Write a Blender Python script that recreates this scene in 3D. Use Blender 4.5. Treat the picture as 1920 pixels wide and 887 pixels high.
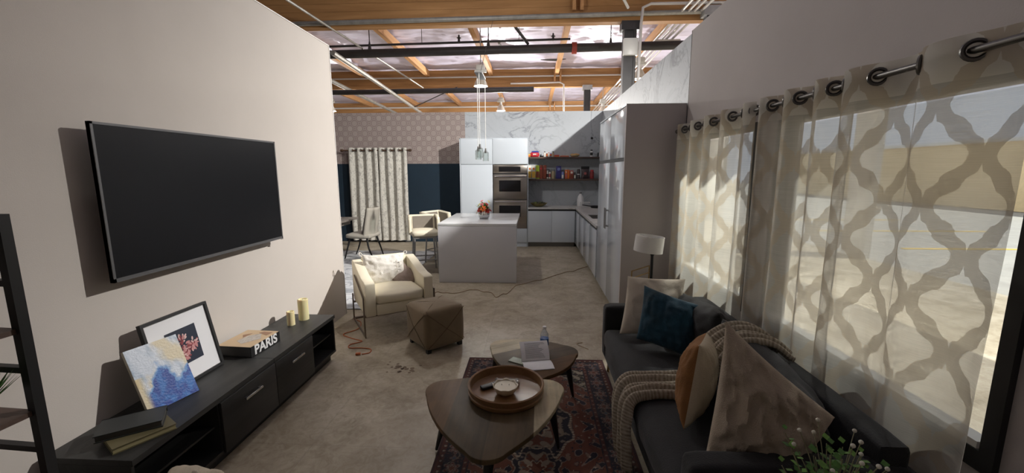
import bpy, bmesh, math, random
from mathutils import Vector, Matrix, noise
PI = math.pi
random.seed(7)
for o in list(bpy.data.objects): bpy.data.objects.remove(o)
scene = bpy.context.scene
COL = scene.collection

# ------------------------------------------------------------------ camera
cam_d = bpy.data.cameras.new('camera'); cam = bpy.data.objects.new('camera', cam_d); COL.objects.link(cam)
cam_d.sensor_width = 36; cam_d.lens = 775/1920*36; cam_d.clip_start = .03; cam_d.clip_end = 200
r0 = Vector((0.9987011, 0.0509139, -0.0019784)); r1 = Vector((-0.0059923, 0.1559237, 0.9877509)); r2 = Vector((-0.0505987, 0.9864561, -0.1560263))
cam.matrix_world = Matrix(((r0.x, r1.x, -r2.x, 0), (r0.y, r1.y, -r2.y, 0), (r0.z, r1.z, -r2.z, 1.70), (0, 0, 0, 1)))
scene.camera = cam
# ------------------------------------------------------------------ world, sun, exposure
w = bpy.data.worlds.new('world'); scene.world = w; w.use_nodes = True
w.node_tree.nodes['Background'].inputs[0].default_value = (.80, .86, 1.0, 1); w.node_tree.nodes['Background'].inputs[1].default_value = .95
sd = bpy.data.lights.new('sun', 'SUN'); sun = bpy.data.objects.new('sun', sd); COL.objects.link(sun)
sd.energy = 7.0; sd.angle = .01; sd.color = (1, .96, .88)
sun.rotation_euler = Vector((-.50, .10, -.85)).to_track_quat('-Z', 'Y').to_euler()
KEY_W, FAR_W = 2150, 300
scene.view_settings.view_transform = 'Standard'; scene.view_settings.look = 'None'
scene.view_settings.gamma = 1; scene.view_settings.use_curve_mapping = False
scene.view_settings.exposure = 0.0

# ------------------------------------------------------------------ materials
MATS = {}
def mat(name, col, rough=.5, metal=0, var=.0, vs=6, bump=0, bs=40, spec=.5, stretch=None, sheen=0, coat=0, col2=None, emit=0):
    if name in MATS: return MATS[name]
    m = bpy.data.materials.new(name); m.use_nodes = True; nt = m.node_tree; b = nt.nodes['Principled BSDF']
    b.inputs['Base Color'].default_value = (*col, 1); b.inputs['Roughness'].default_value = rough; b.inputs['Metallic'].default_value = metal
    b.inputs['Specular IOR Level'].default_value = spec; b.inputs['Sheen Weight'].default_value = sheen; b.inputs['Coat Weight'].default_value = coat
    if emit: b.inputs['Emission Color'].default_value = (*col, 1); b.inputs['Emission Strength'].default_value = emit
    if var or bump or col2:
        tc = nt.nodes.new('ShaderNodeTexCoord'); mp = nt.nodes.new('ShaderNodeMapping'); nt.links.new(tc.outputs['Object'], mp.inputs[0])
        if stretch: mp.inputs['Scale'].default_value = stretch
        if var or col2:
            n = nt.nodes.new('ShaderNodeTexNoise'); n.inputs['Scale'].default_value = vs; n.inputs['Detail'].default_value = 6; n.inputs['Roughness'].default_value = .6
            nt.links.new(mp.outputs[0], n.inputs['Vector'])
            r = nt.nodes.new('ShaderNodeValToRGB'); r.color_ramp.elements[0].position = .32; r.color_ramp.elements[1].position = .68
            c2 = col2 or tuple(min(1, c*(1+var)) for c in col); c1 = col if col2 else tuple(c*(1-var) for c in col)
            r.color_ramp.elements[0].color = (*c1, 1); r.color_ramp.elements[1].color = (*c2, 1)
            nt.links.new(n.outputs[0], r.inputs[0]); nt.links.new(r.outputs[0], b.inputs['Base Color'])
        if bump:
            n2 = nt.nodes.new('ShaderNodeTexNoise'); n2.inputs['Scale'].default_value = bs; n2.inputs['Detail'].default_value = 4
            nt.links.new(mp.outputs[0], n2.inputs['Vector'])
            bp = nt.nodes.new('ShaderNodeBump'); bp.inputs['Strength'].default_value = bump; bp.inputs['Distance'].default_value = .01
            nt.links.new(n2.outputs[0], bp.inputs['Height']); nt.links.new(bp.outputs[0], b.inputs['Normal'])
    MATS[name] = m; return m
def colmat(name, rough=.8, bump=0, bs=300):
    m = mat(name, (.5, .5, .5), rough, bump=bump, bs=bs); nt = m.node_tree
    a = nt.nodes.new('ShaderNodeAttribute'); a.attribute_name = 'Col'
    nt.links.new(a.outputs['Color'], nt.nodes['Principled BSDF'].inputs['Base Color']); return m
class G:
    """tiny node graph helper"""
    def __init__(s, m): s.nt = m.node_tree
    def n(s, t, **k):
        x = s.nt.nodes.new(t)
        for a, v in k.items(): setattr(x, a, v)
        return x
    def put(s, sock, v):
        if isinstance(v, bpy.types.NodeSocket): s.nt.links.new(v, sock)
        elif isinstance(v, (tuple, list)) and len(sock.default_value) == 4 and len(v) == 3: sock.default_value = (*v, 1)
        else: sock.default_value = v
    def m(s, op, a, b=None, c=None):
        x = s.n('ShaderNodeMath', operation=op); s.put(x.inputs[0], a)
        if b is not None: s.put(x.inputs[1], b)
        if c is not None: s.put(x.inputs[2], c)
        return x.outputs[0]
    def mix(s, f, a, b):
        x = s.n('ShaderNodeMix', data_type='RGBA'); s.put(x.inputs[0], f); s.put(x.inputs[6], a); s.put(x.inputs[7], b); return x.outputs[2]
    def noise(s, vec, sc, det=5, rough=.55, dist=0):
        x = s.n('ShaderNodeTexNoise'); x.inputs['Scale'].default_value = sc; x.inputs['Detail'].default_value = det
        x.inputs['Roughness'].default_value = rough; x.inputs['Distortion'].default_value = dist; s.nt.links.new(vec, x.inputs['Vector']); return x.outputs[0]
    def ramp(s, f, stops):
        x = s.n('ShaderNodeValToRGB'); el = x.color_ramp.elements
        while len(el) < len(stops): el.new(.5)
        for e, (p, c) in zip(el, stops): e.position = p; e.color = (*c, 1) if len(c) == 3 else c
        s.put(x.inputs[0], f); return x.outputs[0]
    def obj(s, scale=(1, 1, 1), rot=(0, 0, 0)):
        t = s.n('ShaderNodeTexCoord'); p = s.n('ShaderNodeMapping'); p.inputs['Scale'].default_value = scale; p.inputs['Rotation'].default_value = rot
        s.nt.links.new(t.outputs['Object'], p.inputs[0]); return p.outputs[0]
    def bump(s, h, st=.3, d=.01):
        x = s.n('ShaderNodeBump'); x.inputs['Strength'].default_value = st; x.inputs['Distance'].default_value = d; s.put(x.inputs['Height'], h)
        s.nt.links.new(x.outputs[0], s.nt.nodes['Principled BSDF'].inputs['Normal'])

def wood(name, c1, c2, axis=0, rough=.5, sc=3, spec=.5):
    m = mat(name, c1, rough, spec=spec); g = G(m); s = [sc*7]*3; s[axis] = sc*.6
    f = g.noise(g.obj(tuple(s)), 1.0, 7, .6, .6); c = g.ramp(f, [(.3, c1), (.7, c2)])
    nt = m.node_tree; nt.links.new(c, nt.nodes['Principled BSDF'].inputs['Base Color']); g.bump(f, .15); return m

M_wall = mat('painted wall', (.56, .515, .475), .85, var=.02, vs=2, bump=.06, bs=180, spec=.25)
M_wallR = mat('painted wall grey', (.50, .465, .455), .85, var=.03, vs=2, bump=.06, bs=150, spec=.25)
M_panel = mat('grey cabinet side', (.50, .465, .46), .55, var=.02, vs=3, spec=.4)
M_navy = mat('navy paint', (.008, .024, .042), .8, var=.08, vs=3)
M_trim = mat('white trim', (.75, .73, .70), .5)
M_blk = mat('black frame', (.012, .012, .013), .45)
M_gloss = mat('glossy white lacquer', (.58, .62, .68), .09, spec=.6, var=.01, vs=1)
M_matw = mat('white lacquer', (.60, .65, .70), .22, spec=.5, var=.01, vs=1)
M_isl = mat('island white', (.70, .70, .73), .25, spec=.5, var=.015, vs=4)
M_steel = mat('brushed steel', (.42, .38, .34), .28, 1, var=.12, vs=3, stretch=(1, 1, 40))
M_chrome = mat('chrome', (.6, .6, .6), .15, 1)
M_darkglass = mat('dark glass', (.008, .008, .010), .06, spec=.6)
M_darkwood = wood('charcoal wood', (.018, .018, .018), (.034, .034, .033), 1, .5, 3)
M_shelfwood = wood('dark shelf wood', (.06, .038, .03), (.11, .07, .055), 0, .55)
M_black = mat('matte black', (.010, .010, .011), .5)
M_screen = mat('tv screen', (.006, .0065, .008), .25, spec=.45)
M_sofa = mat('charcoal velvet', (.010, .0105, .0125), .85, var=.4, vs=5, bump=.25, bs=160, sheen=.12)
M_teal = mat('teal velvet', (.002, .040, .070), .8, var=.35, vs=7, bump=.2, bs=120, sheen=.1)
M_cream = mat('cream linen', (.58, .52, .43), .9, var=.08, vs=8, bump=.4, bs=260)
M_beige = mat('beige corduroy', (.50, .42, .33), .95, var=.10, vs=9, bump=.6, bs=220)
M_rust = mat('rust velvet', (.24, .105, .03), .85, var=.15, vs=9, bump=.3, bs=200)
M_armch = mat('ivory upholstery', (.76, .70, .55), .75, var=.04, vs=4, bump=.12, bs=200)
M_otto = mat('brown suede', (.20, .145, .085), .9, var=.12, vs=4, bump=.2, bs=180, sheen=.2)
M_candle = mat('ivory wax', (.72, .66, .38), .5, spec=.4); M_candle.node_tree.nodes['Principled BSDF'].inputs['Subsurface Weight'].default_value = .2
M_gold = mat('brass', (.45, .30, .12), .3, 1)
M_shade = mat('white lamp shade', (.72, .71, .70), .9, bump=.1, bs=300)
M_paper = mat('white paper', (.9, .9, .93), .8)
M_ink = mat('grey print', (.25, .25, .28), .8)
M_orange = mat('orange cable', (.55, .13, .03), .5)
M_tanc = mat('tan cable', (.30, .20, .11), .5)
M_white = mat('white plastic', (.75, .75, .75), .4)
M_whitem = mat('white enamel', (.62, .62, .60), .35)
M_grey = mat('grey metal', (.32, .32, .32), .45, .6, var=.1)
M_pipe = mat('black pipe', (.03, .028, .03), .5, .2, var=.2, vs=4)
M_galv = mat('galvanised pipe', (.30, .29, .27), .5, .5, var=.2, vs=5)
M_leaf = mat('leaf green', (.06, .17, .025), .6, var=.4, vs=30)
M_leaf2 = mat('bright leaf', (.12, .26, .04), .6, var=.4, vs=30)
M_bud = mat('white bud', (.7, .68, .58), .7)
M_glulam = wood('glulam timber', (.27, .135, .05), (.42, .225, .09), 0, .65, 1.0, .3)
M_glulamY = wood('rafter timber', (.38, .19, .08), (.55, .31, .14), 1, .65, 1.2, .3)

def floor_mat():
    m = mat('mottled vinyl floor', (.4, .36, .3), .45, spec=.35); g = G(m); v = g.obj()
    a = g.noise(v, 3.2, 8, .62, .8); b = g.noise(v, 14, 6, .7, 1.5); c = g.noise(v, .9, 3)
    f = g.m('ADD', g.m('MULTIPLY', a, .55), g.m('MULTIPLY', b, .45))
    col = g.ramp(f, [(.30, (.22, .18, .125)), (.46, (.38, .325, .24)), (.56, (.47, .415, .325)), (.72, (.55, .50, .41))])
    # large marks
    d = g.ramp(c, [(.38, (.82, .80, .76)), (.6, (1, 1, 1))])
    x = g.n('ShaderNodeMix', data_type='RGBA', blend_type='MULTIPLY'); x.inputs[0].default_value = 1
    g.put(x.inputs[6], col); g.put(x.inputs[7], d)
    # tile seams (faint)
    sp = g.n('ShaderNodeSeparateXYZ'); g.nt.links.new(v, sp.inputs[0])
    sx = g.m('LESS_THAN', g.m('ABSOLUTE', g.m('SUBTRACT', g.m('FRACT', g.m('DIVIDE', sp.outputs[0], .92)), .5)), .004)
    sy = g.m('LESS_THAN', g.m('ABSOLUTE', g.m('SUBTRACT', g.m('FRACT', g.m('DIVIDE', sp.outputs[1], .92)), .5)), .004)
    out = g.mix(g.m('MULTIPLY', g.m('MAXIMUM', sx, sy), .25), x.outputs[2], (.2, .17, .14))
    g.nt.links.new(out, g.nt.nodes['Principled BSDF'].inputs['Base Color']); g.bump(b, .12); return m
M_floor = floor_mat()
def marble_mat(name='veined marble', base=(.48, .51, .54), vein=(.20, .21, .24)):
    m = mat(name, base, .5, spec=.3); g = G(m); v = g.obj()
    w1 = g.noise(v, .9, 6, .6, 1.2); w2 = g.noise(v, 2.3, 6, .6, 1.0)
    r1 = g.m('ABSOLUTE', g.m('SUBTRACT', w1, .5)); r2 = g.m('ABSOLUTE', g.m('SUBTRACT', w2, .52))
    v1 = g.ramp(r1, [(.0, (1, 1, 1)), (.022, (0, 0, 0))]); v2 = g.ramp(r2, [(.0, (.5, .5, .5)), (.012, (0, 0, 0))])
    cl = g.noise(v, 1.4, 4); base2 = g.mix(cl, base, tuple(c*.85 for c in base))
    msk = g.ramp(g.noise(v, .8, 2), [(.42, (0, 0, 0)), (.6, (1, 1, 1))])
    f = g.m('MULTIPLY', g.m('MAXIMUM', v1, v2), g.m('MULTIPLY_ADD', msk, .8, .2))
    g.nt.links.new(g.mix(f, base2, vein), g.nt.nodes['Principled BSDF'].inputs['Base Color']); return m
M_marble = marble_mat()
M_counter = marble_mat('white quartz', (.62, .61, .59), (.4, .38, .36))
def wallpaper_mat():
    m = mat('trellis wallpaper', (.3, .25, .23), .8); g = G(m); v = g.obj(); sp = g.n('ShaderNodeSeparateXYZ'); g.nt.links.new(v, sp.inputs[0])
    P_ = .235
    u = g.m('SUBTRACT', g.m('FRACT', g.m('DIVIDE', sp.outputs[0], P_)), .5); w_ = g.m('SUBTRACT', g.m('FRACT', g.m('DIVIDE', sp.outputs[2], P_)), .5)
    def ring(u, w_, r, t):
        d = g.m('SQRT', g.m('ADD', g.m('MULTIPLY', u, u), g.m('MULTIPLY', w_, w_))); return g.m('LESS_THAN', g.m('ABSOLUTE', g.m('SUBTRACT', d, r)), t)
    au = g.m('ABSOLUTE', u); aw = g.m('ABSOLUTE', w_)
    r1 = ring(u, w_, .29, .03)
    r2 = ring(g.m('SUBTRACT', au, .5), g.m('SUBTRACT', aw, .5), .29, .03)
    dia = g.m('LESS_THAN', g.m('ABSOLUTE', g.m('SUBTRACT', g.m('MAXIMUM', g.m('SUBTRACT', .5, au), aw), .17)), .02)
    dia2 = g.m('LESS_THAN', g.m('ABSOLUTE', g.m('SUBTRACT', g.m('MAXIMUM', au, g.m('SUBTRACT', .5, aw)), .17)), .02)
    star = g.m('LESS_THAN', g.m('ADD', g.m('SUBTRACT', .5, au), aw), .10)
    star2 = g.m('LESS_THAN', g.m('ADD', au, g.m('SUBTRACT', .5, aw)), .10)
    f = g.m('MAXIMUM', g.m('MAXIMUM', r1, r2), g.m('MAXIMUM', dia, dia2)); f = g.m('MAXIMUM', f, g.m('MAXIMUM', star, star2))
    d = g.m('SQRT', g.m('ADD', g.m('MULTIPLY', u, u), g.m('MULTIPLY', w_, w_)))
    inn = g.m('LESS_THAN', d, .25)
    c = g.mix(g.m('MULTIPLY', inn, .6), (.37, .31, .285), (.42, .36, .33)); c = g.mix(f, c, (.28, .22, .21))
    g.nt.links.new(c, g.nt.nodes['Principled BSDF'].inputs['Base Color']); return m
M_paperwall = wallpaper_mat()
def curtain_mat(name, sheer=True, c_band=(.60, .54, .44), c_mot=(.78, .76, .69), o_band=.84, o_mot=.62, P_=.27, QZ=.35):
    m = bpy.data.materials.new(name); m.use_nodes = True; g = G(m); nt = m.node_tree; nt.nodes.clear()
    out = g.n('ShaderNodeOutputMaterial'); uv = g.n('ShaderNodeUVMap'); sp = g.n('ShaderNodeSeparateXYZ'); nt.links.new(uv.outputs[0], sp.inputs[0])
    wv = g.m('MULTIPLY', g.m('SUBTRACT', g.noise(uv.outputs[0], 60, 2), .5), .012); mot = None
    for o_ in (0, .5):
        dx = g.m('MULTIPLY', g.m('SUBTRACT', g.m('FRACT', g.m('ADD', g.m('DIVIDE', sp.outputs[0], P_), o_)), .5), P_)
        dy = g.m('MULTIPLY', g.m('SUBTRACT', g.m('FRACT', g.m('ADD', g.m('DIVIDE', sp.outputs[1], QZ), o_)), .5), QZ)
        dyy = g.m('MULTIPLY', dy, .82); d = g.m('SQRT', g.m('ADD', g.m('MULTIPLY', dx, dx), g.m('MULTIPLY', dyy, dyy)))
        th_ = g.m('ARCTAN2', dyy, dx); rr = g.m('MULTIPLY', g.m('MULTIPLY_ADD', g.m('COSINE', g.m('MULTIPLY', th_, 4)), .17, 1), .084)
        body = g.m('LESS_THAN', g.m('ADD', d, wv), rr)
        spike = g.m('LESS_THAN', g.m('ADD', g.m('MULTIPLY', g.m('ABSOLUTE', dx), 4.5), g.m('ABSOLUTE', dy)), .148)
        one = g.m('MAXIMUM', body, spike); mot = one if mot is None else g.m('MAXIMUM', mot, one)
    uvs = g.n('ShaderNodeMapping'); uvs.inputs['Scale'].default_value = (6, 500, 1); nt.links.new(uv.outputs[0], uvs.inputs[0])
    th = g.noise(uvs.outputs[0], 1.0, 3)
    col = g.mix(mot, c_band, c_mot)
    hem = g.m('GREATER_THAN', sp.outputs[1], 2.00)
    op = g.m('ADD', g.m('MULTIPLY', mot, o_mot-o_band), o_band); op = g.m('ADD', op, g.m('MULTIPLY', g.m('SUBTRACT', th, .5), .35))
    op = g.m('MAXIMUM', op, g.m('MULTIPLY', hem, .9)); opc = g.n('ShaderNodeClamp'); g.put(opc.inputs[0], op)
    df = g.n('ShaderNodeBsdfDiffuse'); tl = g.n('ShaderNodeBsdfTranslucent'); tr = g.n('ShaderNodeBsdfTransparent')
    g.put(df.inputs[0], col); g.put(tl.inputs[0], col)
    m1 = g.n('ShaderNodeMixShader'); m1.inputs[0].default_value = .6; nt.links.new(df.outputs[0], m1.inputs[1]); nt.links.new(tl.outputs[0], m1.inputs[2])
    m2 = g.n('ShaderNodeMixShader'); g.put(m2.inputs[0], opc.outputs[0]); nt.links.new(tr.outputs[0], m2.inputs[1]); nt.links.new(m1.outputs[0], m2.inputs[2])
    nt.links.new(m2.outputs[0], out.inputs[0]); MATS[name] = m; return m
M_sheer = curtain_mat('burnout sheer')
def glass_mat(name='clear glass', tint=(.95, .97, .96), f=.08):
    m = bpy.data.materials.new(name); m.use_nodes = True; g = G(m); nt = m.node_tree; nt.nodes.clear(); out = g.n('ShaderNodeOutputMaterial')
    tr = g.n('ShaderNodeBsdfTransparent'); tr.inputs[0].default_value = (*tint, 1); gl = g.n('ShaderNodeBsdfGlossy'); gl.inputs[1].default_value = .02
    fr = g.n('ShaderNodeLayerWeight'); fr.inputs[0].default_value = .25; f_ = g.m('MULTIPLY_ADD', fr.outputs[1], .6, f*.5)
    mx = g.n('ShaderNodeMixShader'); g.put(mx.inputs[0], f_); nt.links.new(tr.outputs[0], mx.inputs[1]); nt.links.new(gl.outputs[0], mx.inputs[2]); nt.links.new(mx.outputs[0], out.inputs[0]); MATS[name] = m; return m
M_glass = glass_mat(); M_bottle = glass_mat('bottle plastic', (.86, .90, .93), .2)

# ------------------------------------------------------------------ mesh helpers
class B:
    def __init__(s): s.b = bmesh.new(); s.mi = 0
    def _fin(s, vs):
        for f in {f for v in vs for f in v.link_faces}: f.material_index = s.mi
        return s
    def box(s, c, d, rot=None, bev=0, seg=2):
        M = Matrix.Translation(c) @ (rot.to_4x4() if rot is not None else Matrix()) @ Matrix.Diagonal((*d, 1))
        r = bmesh.ops.create_cube(s.b, size=1, matrix=M); vs = r['verts']
        if bev:
            es = list({e for v in vs for e in v.link_edges}); q = bmesh.ops.bevel(s.b, geom=es, offset=bev, segments=seg, affect='EDGES', profile=.5, clamp_overlap=True)
            vs = list({v for f in q['faces'] for v in f.verts} | {v for v in vs if v.is_valid})
        return s._fin(vs)
    def span(s, a, b, bev=0, seg=2):
        a, b = Vector(a), Vector(b); return s.box((a+b)/2, tuple(abs(q) for q in (b-a)), bev=bev, seg=seg)
    def cone(s, p, q, r, r2=None, n=16, caps=True):
        p, q = Vector(p), Vector(q); d = q-p; L = d.length; R = d.to_track_quat('Z', 'Y').to_matrix().to_4x4()
        k = bmesh.ops.create_cone(s.b, cap_ends=caps, segments=n, radius1=r, radius2=r if r2 is None else r2, depth=L, matrix=Matrix.Translation((p+q)/2) @ R)
        return s._fin(k['verts'])
    def sph(s, c, r, d=(1, 1, 1), n=12):
        k = bmesh.ops.create_uvsphere(s.b, u_segments=n, v_segments=max(6, n//2+2), radius=r, matrix=Matrix.Translation(c) @ Matrix.Diagonal((*d, 1))); return s._fin(k['verts'])
    def lathe(s, prof, c=(0, 0, 0), n=32, M=None):
        rings = []; M = M or Matrix()
        for r, z in prof:
            rings.append([s.b.verts.new(Vector(c) + M @ Vector((r*math.cos(2*PI*i/n), r*math.sin(2*PI*i/n), z))) for i in range(n)])
        vs = [v for q in rings for v in q]
        for a, b in zip(rings, rings[1:]):
            for i in range(n): s.b.faces.new((a[i], a[(i+1) % n], b[(i+1) % n], b[i]))
        if prof[0][0] > 1e-4: s.b.faces.new(rings[0][::-1])
        if prof[-1][0] > 1e-4: s.b.faces.new(rings[-1])
        return s._fin(vs)
    def tube(s, pts, r, n=8, closed=False):
        pts = [Vector(p) for p in pts]; N = len(pts); rings = []; up = Vector((0, 0, 1)); last = None
        for i, p in enumerate(pts):
            t = (pts[(i+1) % N]-pts[i-1]) if closed else (pts[min(i+1, N-1)]-pts[max(i-1, 0)]); t.normalize()
            a = last if last is not None else (up if abs(t.z) < .9 else Vector((1, 0, 0)))
            a = (a - t*a.dot(t)).normalized(); last = a; b = t.cross(a); rr = r[i] if isinstance(r, (list, tuple)) else r
            rings.append([s.b.verts.new(p + a*rr*math.cos(2*PI*j/n) + b*rr*math.sin(2*PI*j/n)) for j in range(n)])
        prs = list(zip(rings, rings[1:])) + ([(rings[-1], rings[0])] if closed else [])
        for A, C in prs:
            for j in range(n): s.b.faces.new((A[j], A[(j+1) % n], C[(j+1) % n], C[j]))
        if not closed: s.b.faces.new(rings[0][::-1]); s.b.faces.new(rings[-1])
        return s._fin([v for q in rings for v in q])
    def poly(s, pts, h=None, bev=0):
        """prism: outline pts (3D), extruded by vector h"""
        vs = [s.b.verts.new(p) for p in pts]; f = s.b.faces.new(vs)
        if h is None: return s._fin(vs)
        r = bmesh.ops.extrude_face_region(s.b, geom=[f]); nv = [g for g in r['geom'] if isinstance(g, bmesh.types.BMVert)]
        bmesh.ops.translate(s.b, verts=nv, vec=Vector(h)); vs = vs+nv
        if bev:
            es = list({e for v in vs for e in v.link_edges if e.is_valid}); q = bmesh.ops.bevel(s.b, geom=es, offset=bev, segments=2, affect='EDGES', profile=.5)
            vs = list({v for fa in q['faces'] for v in fa.verts} | {v for v in vs if v.is_valid})
        return s._fin(vs)
    def grid(s, nu, nv, fn, uvf=None):
        V = [[s.b.verts.new(fn(i/nu, j/nv)) for i in range(nu+1)] for j in range(nv+1)]; uv = s.b.loops.layers.uv.verify() if uvf else None
        for j in range(nv):
            for i in range(nu):
                f = s.b.faces.new((V[j][i], V[j][i+1], V[j+1][i+1], V[j+1][i])); f.material_index = s.mi
                if uv:
                    for l, (a, b) in zip(f.loops, ((i, j), (i+1, j), (i+1, j+1), (i, j+1))): l[uv].uv = uvf(a/nu, b/nv)
        return s
def obj(name, b, m, parent=None, loc=(0, 0, 0), rotz=0, smooth=True, kind=None, ang=40):
    if isinstance(b, B):
        bmesh.ops.recalc_face_normals(b.b, faces=b.b.faces); me = bpy.data.meshes.new(name); b.b.to_mesh(me); b.b.free()
    else: me = b
    for x in (m if isinstance(m, (list, tuple)) else [m]): me.materials.append(x)
    if smooth:
        me.polygons.foreach_set('use_smooth', [True]*len(me.polygons))
        try: me.set_sharp_from_angle(angle=math.radians(ang))
        except Exception: pass
    o = bpy.data.objects.new(name, me); COL.objects.link(o); o.location = loc; o.rotation_euler = (0, 0, rotz)
    if parent: o.parent = parent
    if kind: o['kind'] = kind
    return o
def struct(name, b, m, smooth=False): return obj(name, b, m, kind='structure', smooth=smooth)
def tag(o, label, cat, group=None):
    o['label'] = label; o['category'] = cat
    if group: o['group'] = group
    return o
def thing(name, label, cat, loc=(0, 0, 0), rotz=0, group=None):
    o = bpy.data.objects.new(name, None); COL.objects.link(o); o.empty_display_size = .1; o.location = loc; o.rotation_euler = (0, 0, rotz); return tag(o, label, cat, group)
def dup(root, loc, rotz=0, label=None, group=None):
    r = root.copy(); COL.objects.link(r); r.location = loc; r.rotation_euler = (0, 0, rotz)
    if label: r['label'] = label
    if group: r['group'] = group
    for ch in list(root.children):
        c = ch.copy(); COL.objects.link(c); c.parent = r
        for g in ch.children: d = g.copy(); COL.objects.link(d); d.parent = c
    return r
def E(x, y=0, z=0): return Matrix.Rotation(z, 3, 'Z') @ Matrix.Rotation(y, 3, 'Y') @ Matrix.Rotation(x, 3, 'X')
def paint(me_obj, fn):
    me = me_obj.data; at = me.color_attributes.new('Col', 'FLOAT_COLOR', 'POINT'); buf = []
    for v in me.vertices: buf.extend((*fn(v.co), 1))
    at.data.foreach_set('color', buf)
def fbm(x, y, z=0, o=4): return noise.fractal(Vector((x, y, z)), 1.0, 2.0, o)
def smoothpath(pts, k=8):
    P = [Vector(p) for p in pts]; out = []
    for i in range(len(P)-1):
        a, b, c, d = P[max(i-1, 0)], P[i], P[i+1], P[min(i+2, len(P)-1)]
        for j in range(k):
            t = j/k; out.append(.5*((2*b)+(c-a)*t+(2*a-5*b+4*c-d)*t*t+(3*b-a-3*c+d)*t**3))
    return out+[P[-1]]
def pillow_b(w, h, t, seed=0, wr=.012, n=34, pinch=.10, p=2.4, sag=0, seam=False):
    b = B(); V = {}
    def co(u, v, sgn):
        x = w/2*u*(1-pinch*(1-v*v)**1.0*abs(u)); y = h/2*v*(1-pinch*(1-u*u)*abs(v))
        f = ((1-abs(u)**p)*(1-abs(v)**p)); th = t/2*(max(f, 0)**.5)
        nz = fbm(u*2.2+seed, v*2.2, sgn*3+seed)*wr*(min(1, f*3))
        cr = (abs(noise.noise(Vector((u*4+seed, v*2.5+u*2, seed))))*-wr*1.3)*min(1, f*4)
        y += sag*(1-u*u)*(v > 0)*v
        return Vector((x, y, sgn*(th+nz+cr)))
    for sgn in (1, -1):
        for i in range(n+1):
            for j in range(n+1):
                edge = i in (0, n) or j in (0, n)
                k = (i, j, 0 if edge else sgn)
                if k not in V: V[k] = b.b.verts.new(co(math.sin(PI/2*(2*i/n-1))*.5+(2*i/n-1)*.5, math.sin(PI/2*(2*j/n-1))*.5+(2*j/n-1)*.5, sgn))
        for i in range(n):
            for j in range(n):
                q = [V[(a, c, 0 if (a in (0, n) or c in (0, n)) else sgn)] for a, c in ((i, j), (i+1, j), (i+1, j+1), (i, j+1))]
                b.b.faces.new(q if sgn > 0 else q[::-1])
    return b
def cushion_b(c, d, r=.05, puff=.02, seed=0, n=14, wr=.006):
    """soft box: rounded cuboid, puffed faces"""
    b = B(); bmesh.ops.create_cube(b.b, size=2); bmesh.ops.subdivide_edges(b.b, edges=b.b.edges[:], cuts=n, use_grid_fill=True)
    D = Vector(d)/2
    for v in b.b.verts:
        u = v.co.copy(); p = Vector([u[i]*D[i] for i in range(3)]); inn = Vector([max(-D[i]+r, min(D[i]-r, p[i])) for i in range(3)]); o = p-inn
        if o.length > 1e-6:
            # round
            q = inn + o.normalized()*r
        else: q = p
        for i in range(3):
            if abs(abs(u[i])-1) < 1e-4:
                j, k = [a for a in range(3) if a != i]; q[i] += math.copysign(puff*(1-u[j]**2)*(1-u[k]**2), u[i])
        nz = fbm(p.x*5+seed, p.y*5, p.z*5+seed)*wr; q += (q.normalized() if q.length else Vector())*nz
        v.co = q + Vector(c)
    return b

# ================================================================== STRUCTURE
struct('floor', B().span((-16, -6, -.12), (6.5, 30, 0)), M_floor)
XL, XR = -2.25, 1.55
struct('wall_left', B().span((XL-.12, -1.6, 0), (XL, 4.69, 3.06)), M_wall)
struct('trim_1', B().span((XL-.122, 4.69, 0), (XL+.004, 4.70, 3.065)).span((XL-.124, -1.6, 3.06), (XL+.004, 4.70, 3.068)), M_trim)
# right wall with two openings
WZ0, WZ1 = .73, 2.0; W1 = (3.02, 4.22); W2 = (1.345, 2.72)
b = B(); T = .12
b.span((XR, -1.6, 0), (XR+T, 4.40, WZ0)); b.span((XR, -1.6, WZ1), (XR+T, 4.40, 3.06))
b.span((XR, -1.6, WZ0), (XR+T, W2[0], WZ1)); b.span((XR, W2[1], WZ0), (XR+T, W1[0], WZ1)); b.span((XR, W1[1], WZ0), (XR+T, 4.40, WZ1))
struct('wall_right', b, M_wallR)
struct('wall_right_marble', B().span((XR+.03, 4.405, 0), (XR+T, 9.87, 3.06)), M_marble)
struct('trim_2', B().span((XR-.002, 4.398, 0), (XR+.03, 4.408, 3.06)), M_blk)
struct('wall_back', B().span((-5.6, 9.87, 1.88), (-1.60, 9.99, 3.06)), M_paperwall)
struct('wall_back_navy', B().span((-5.6, 9.868, 0), (-1.60, 9.99, 1.88)), M_navy)
struct('wall_back_marble', B().span((-1.60, 9.87, 0), (XR+T, 9.99, 3.06)), M_marble)
struct('wall_near_unseen', B().span((XL-.12, -1.72, 0), (XR+T, -1.6, 3.06)), M_wall)  # unseen wall behind the camera, added to keep the near end dim
for n_, (ya, yb) in enumerate((W2, W1), 1):
    f = .018; b = B(); x0, x1 = XR-.022, XR+.05
    b.span((x0, ya-.03, WZ0-.05), (x1, ya+f, WZ1+.03)); b.span((x0, yb-f, WZ0-.05), (x1, yb+.03, WZ1+.03))
    b.span((x0, ya+f, WZ0-.05), (x1, yb-f, WZ0+.02)); b.span((x0, ya+f, WZ1-.02), (x1, yb-f, WZ1+.03))
    o = struct('window_%d' % n_, b, M_blk)
    g_ = obj('window_pane', B().span((XR+.03, ya+f, WZ0+.03), (XR+.036, yb-f, WZ1-.03)), M_glass, o, smooth=False)
    s_ = obj('window_sill', B().span((x0-.01, ya+f, WZ0+.03), (XR+.028, yb-f, WZ0+.055)), M_whitem, o, smooth=False)
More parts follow.
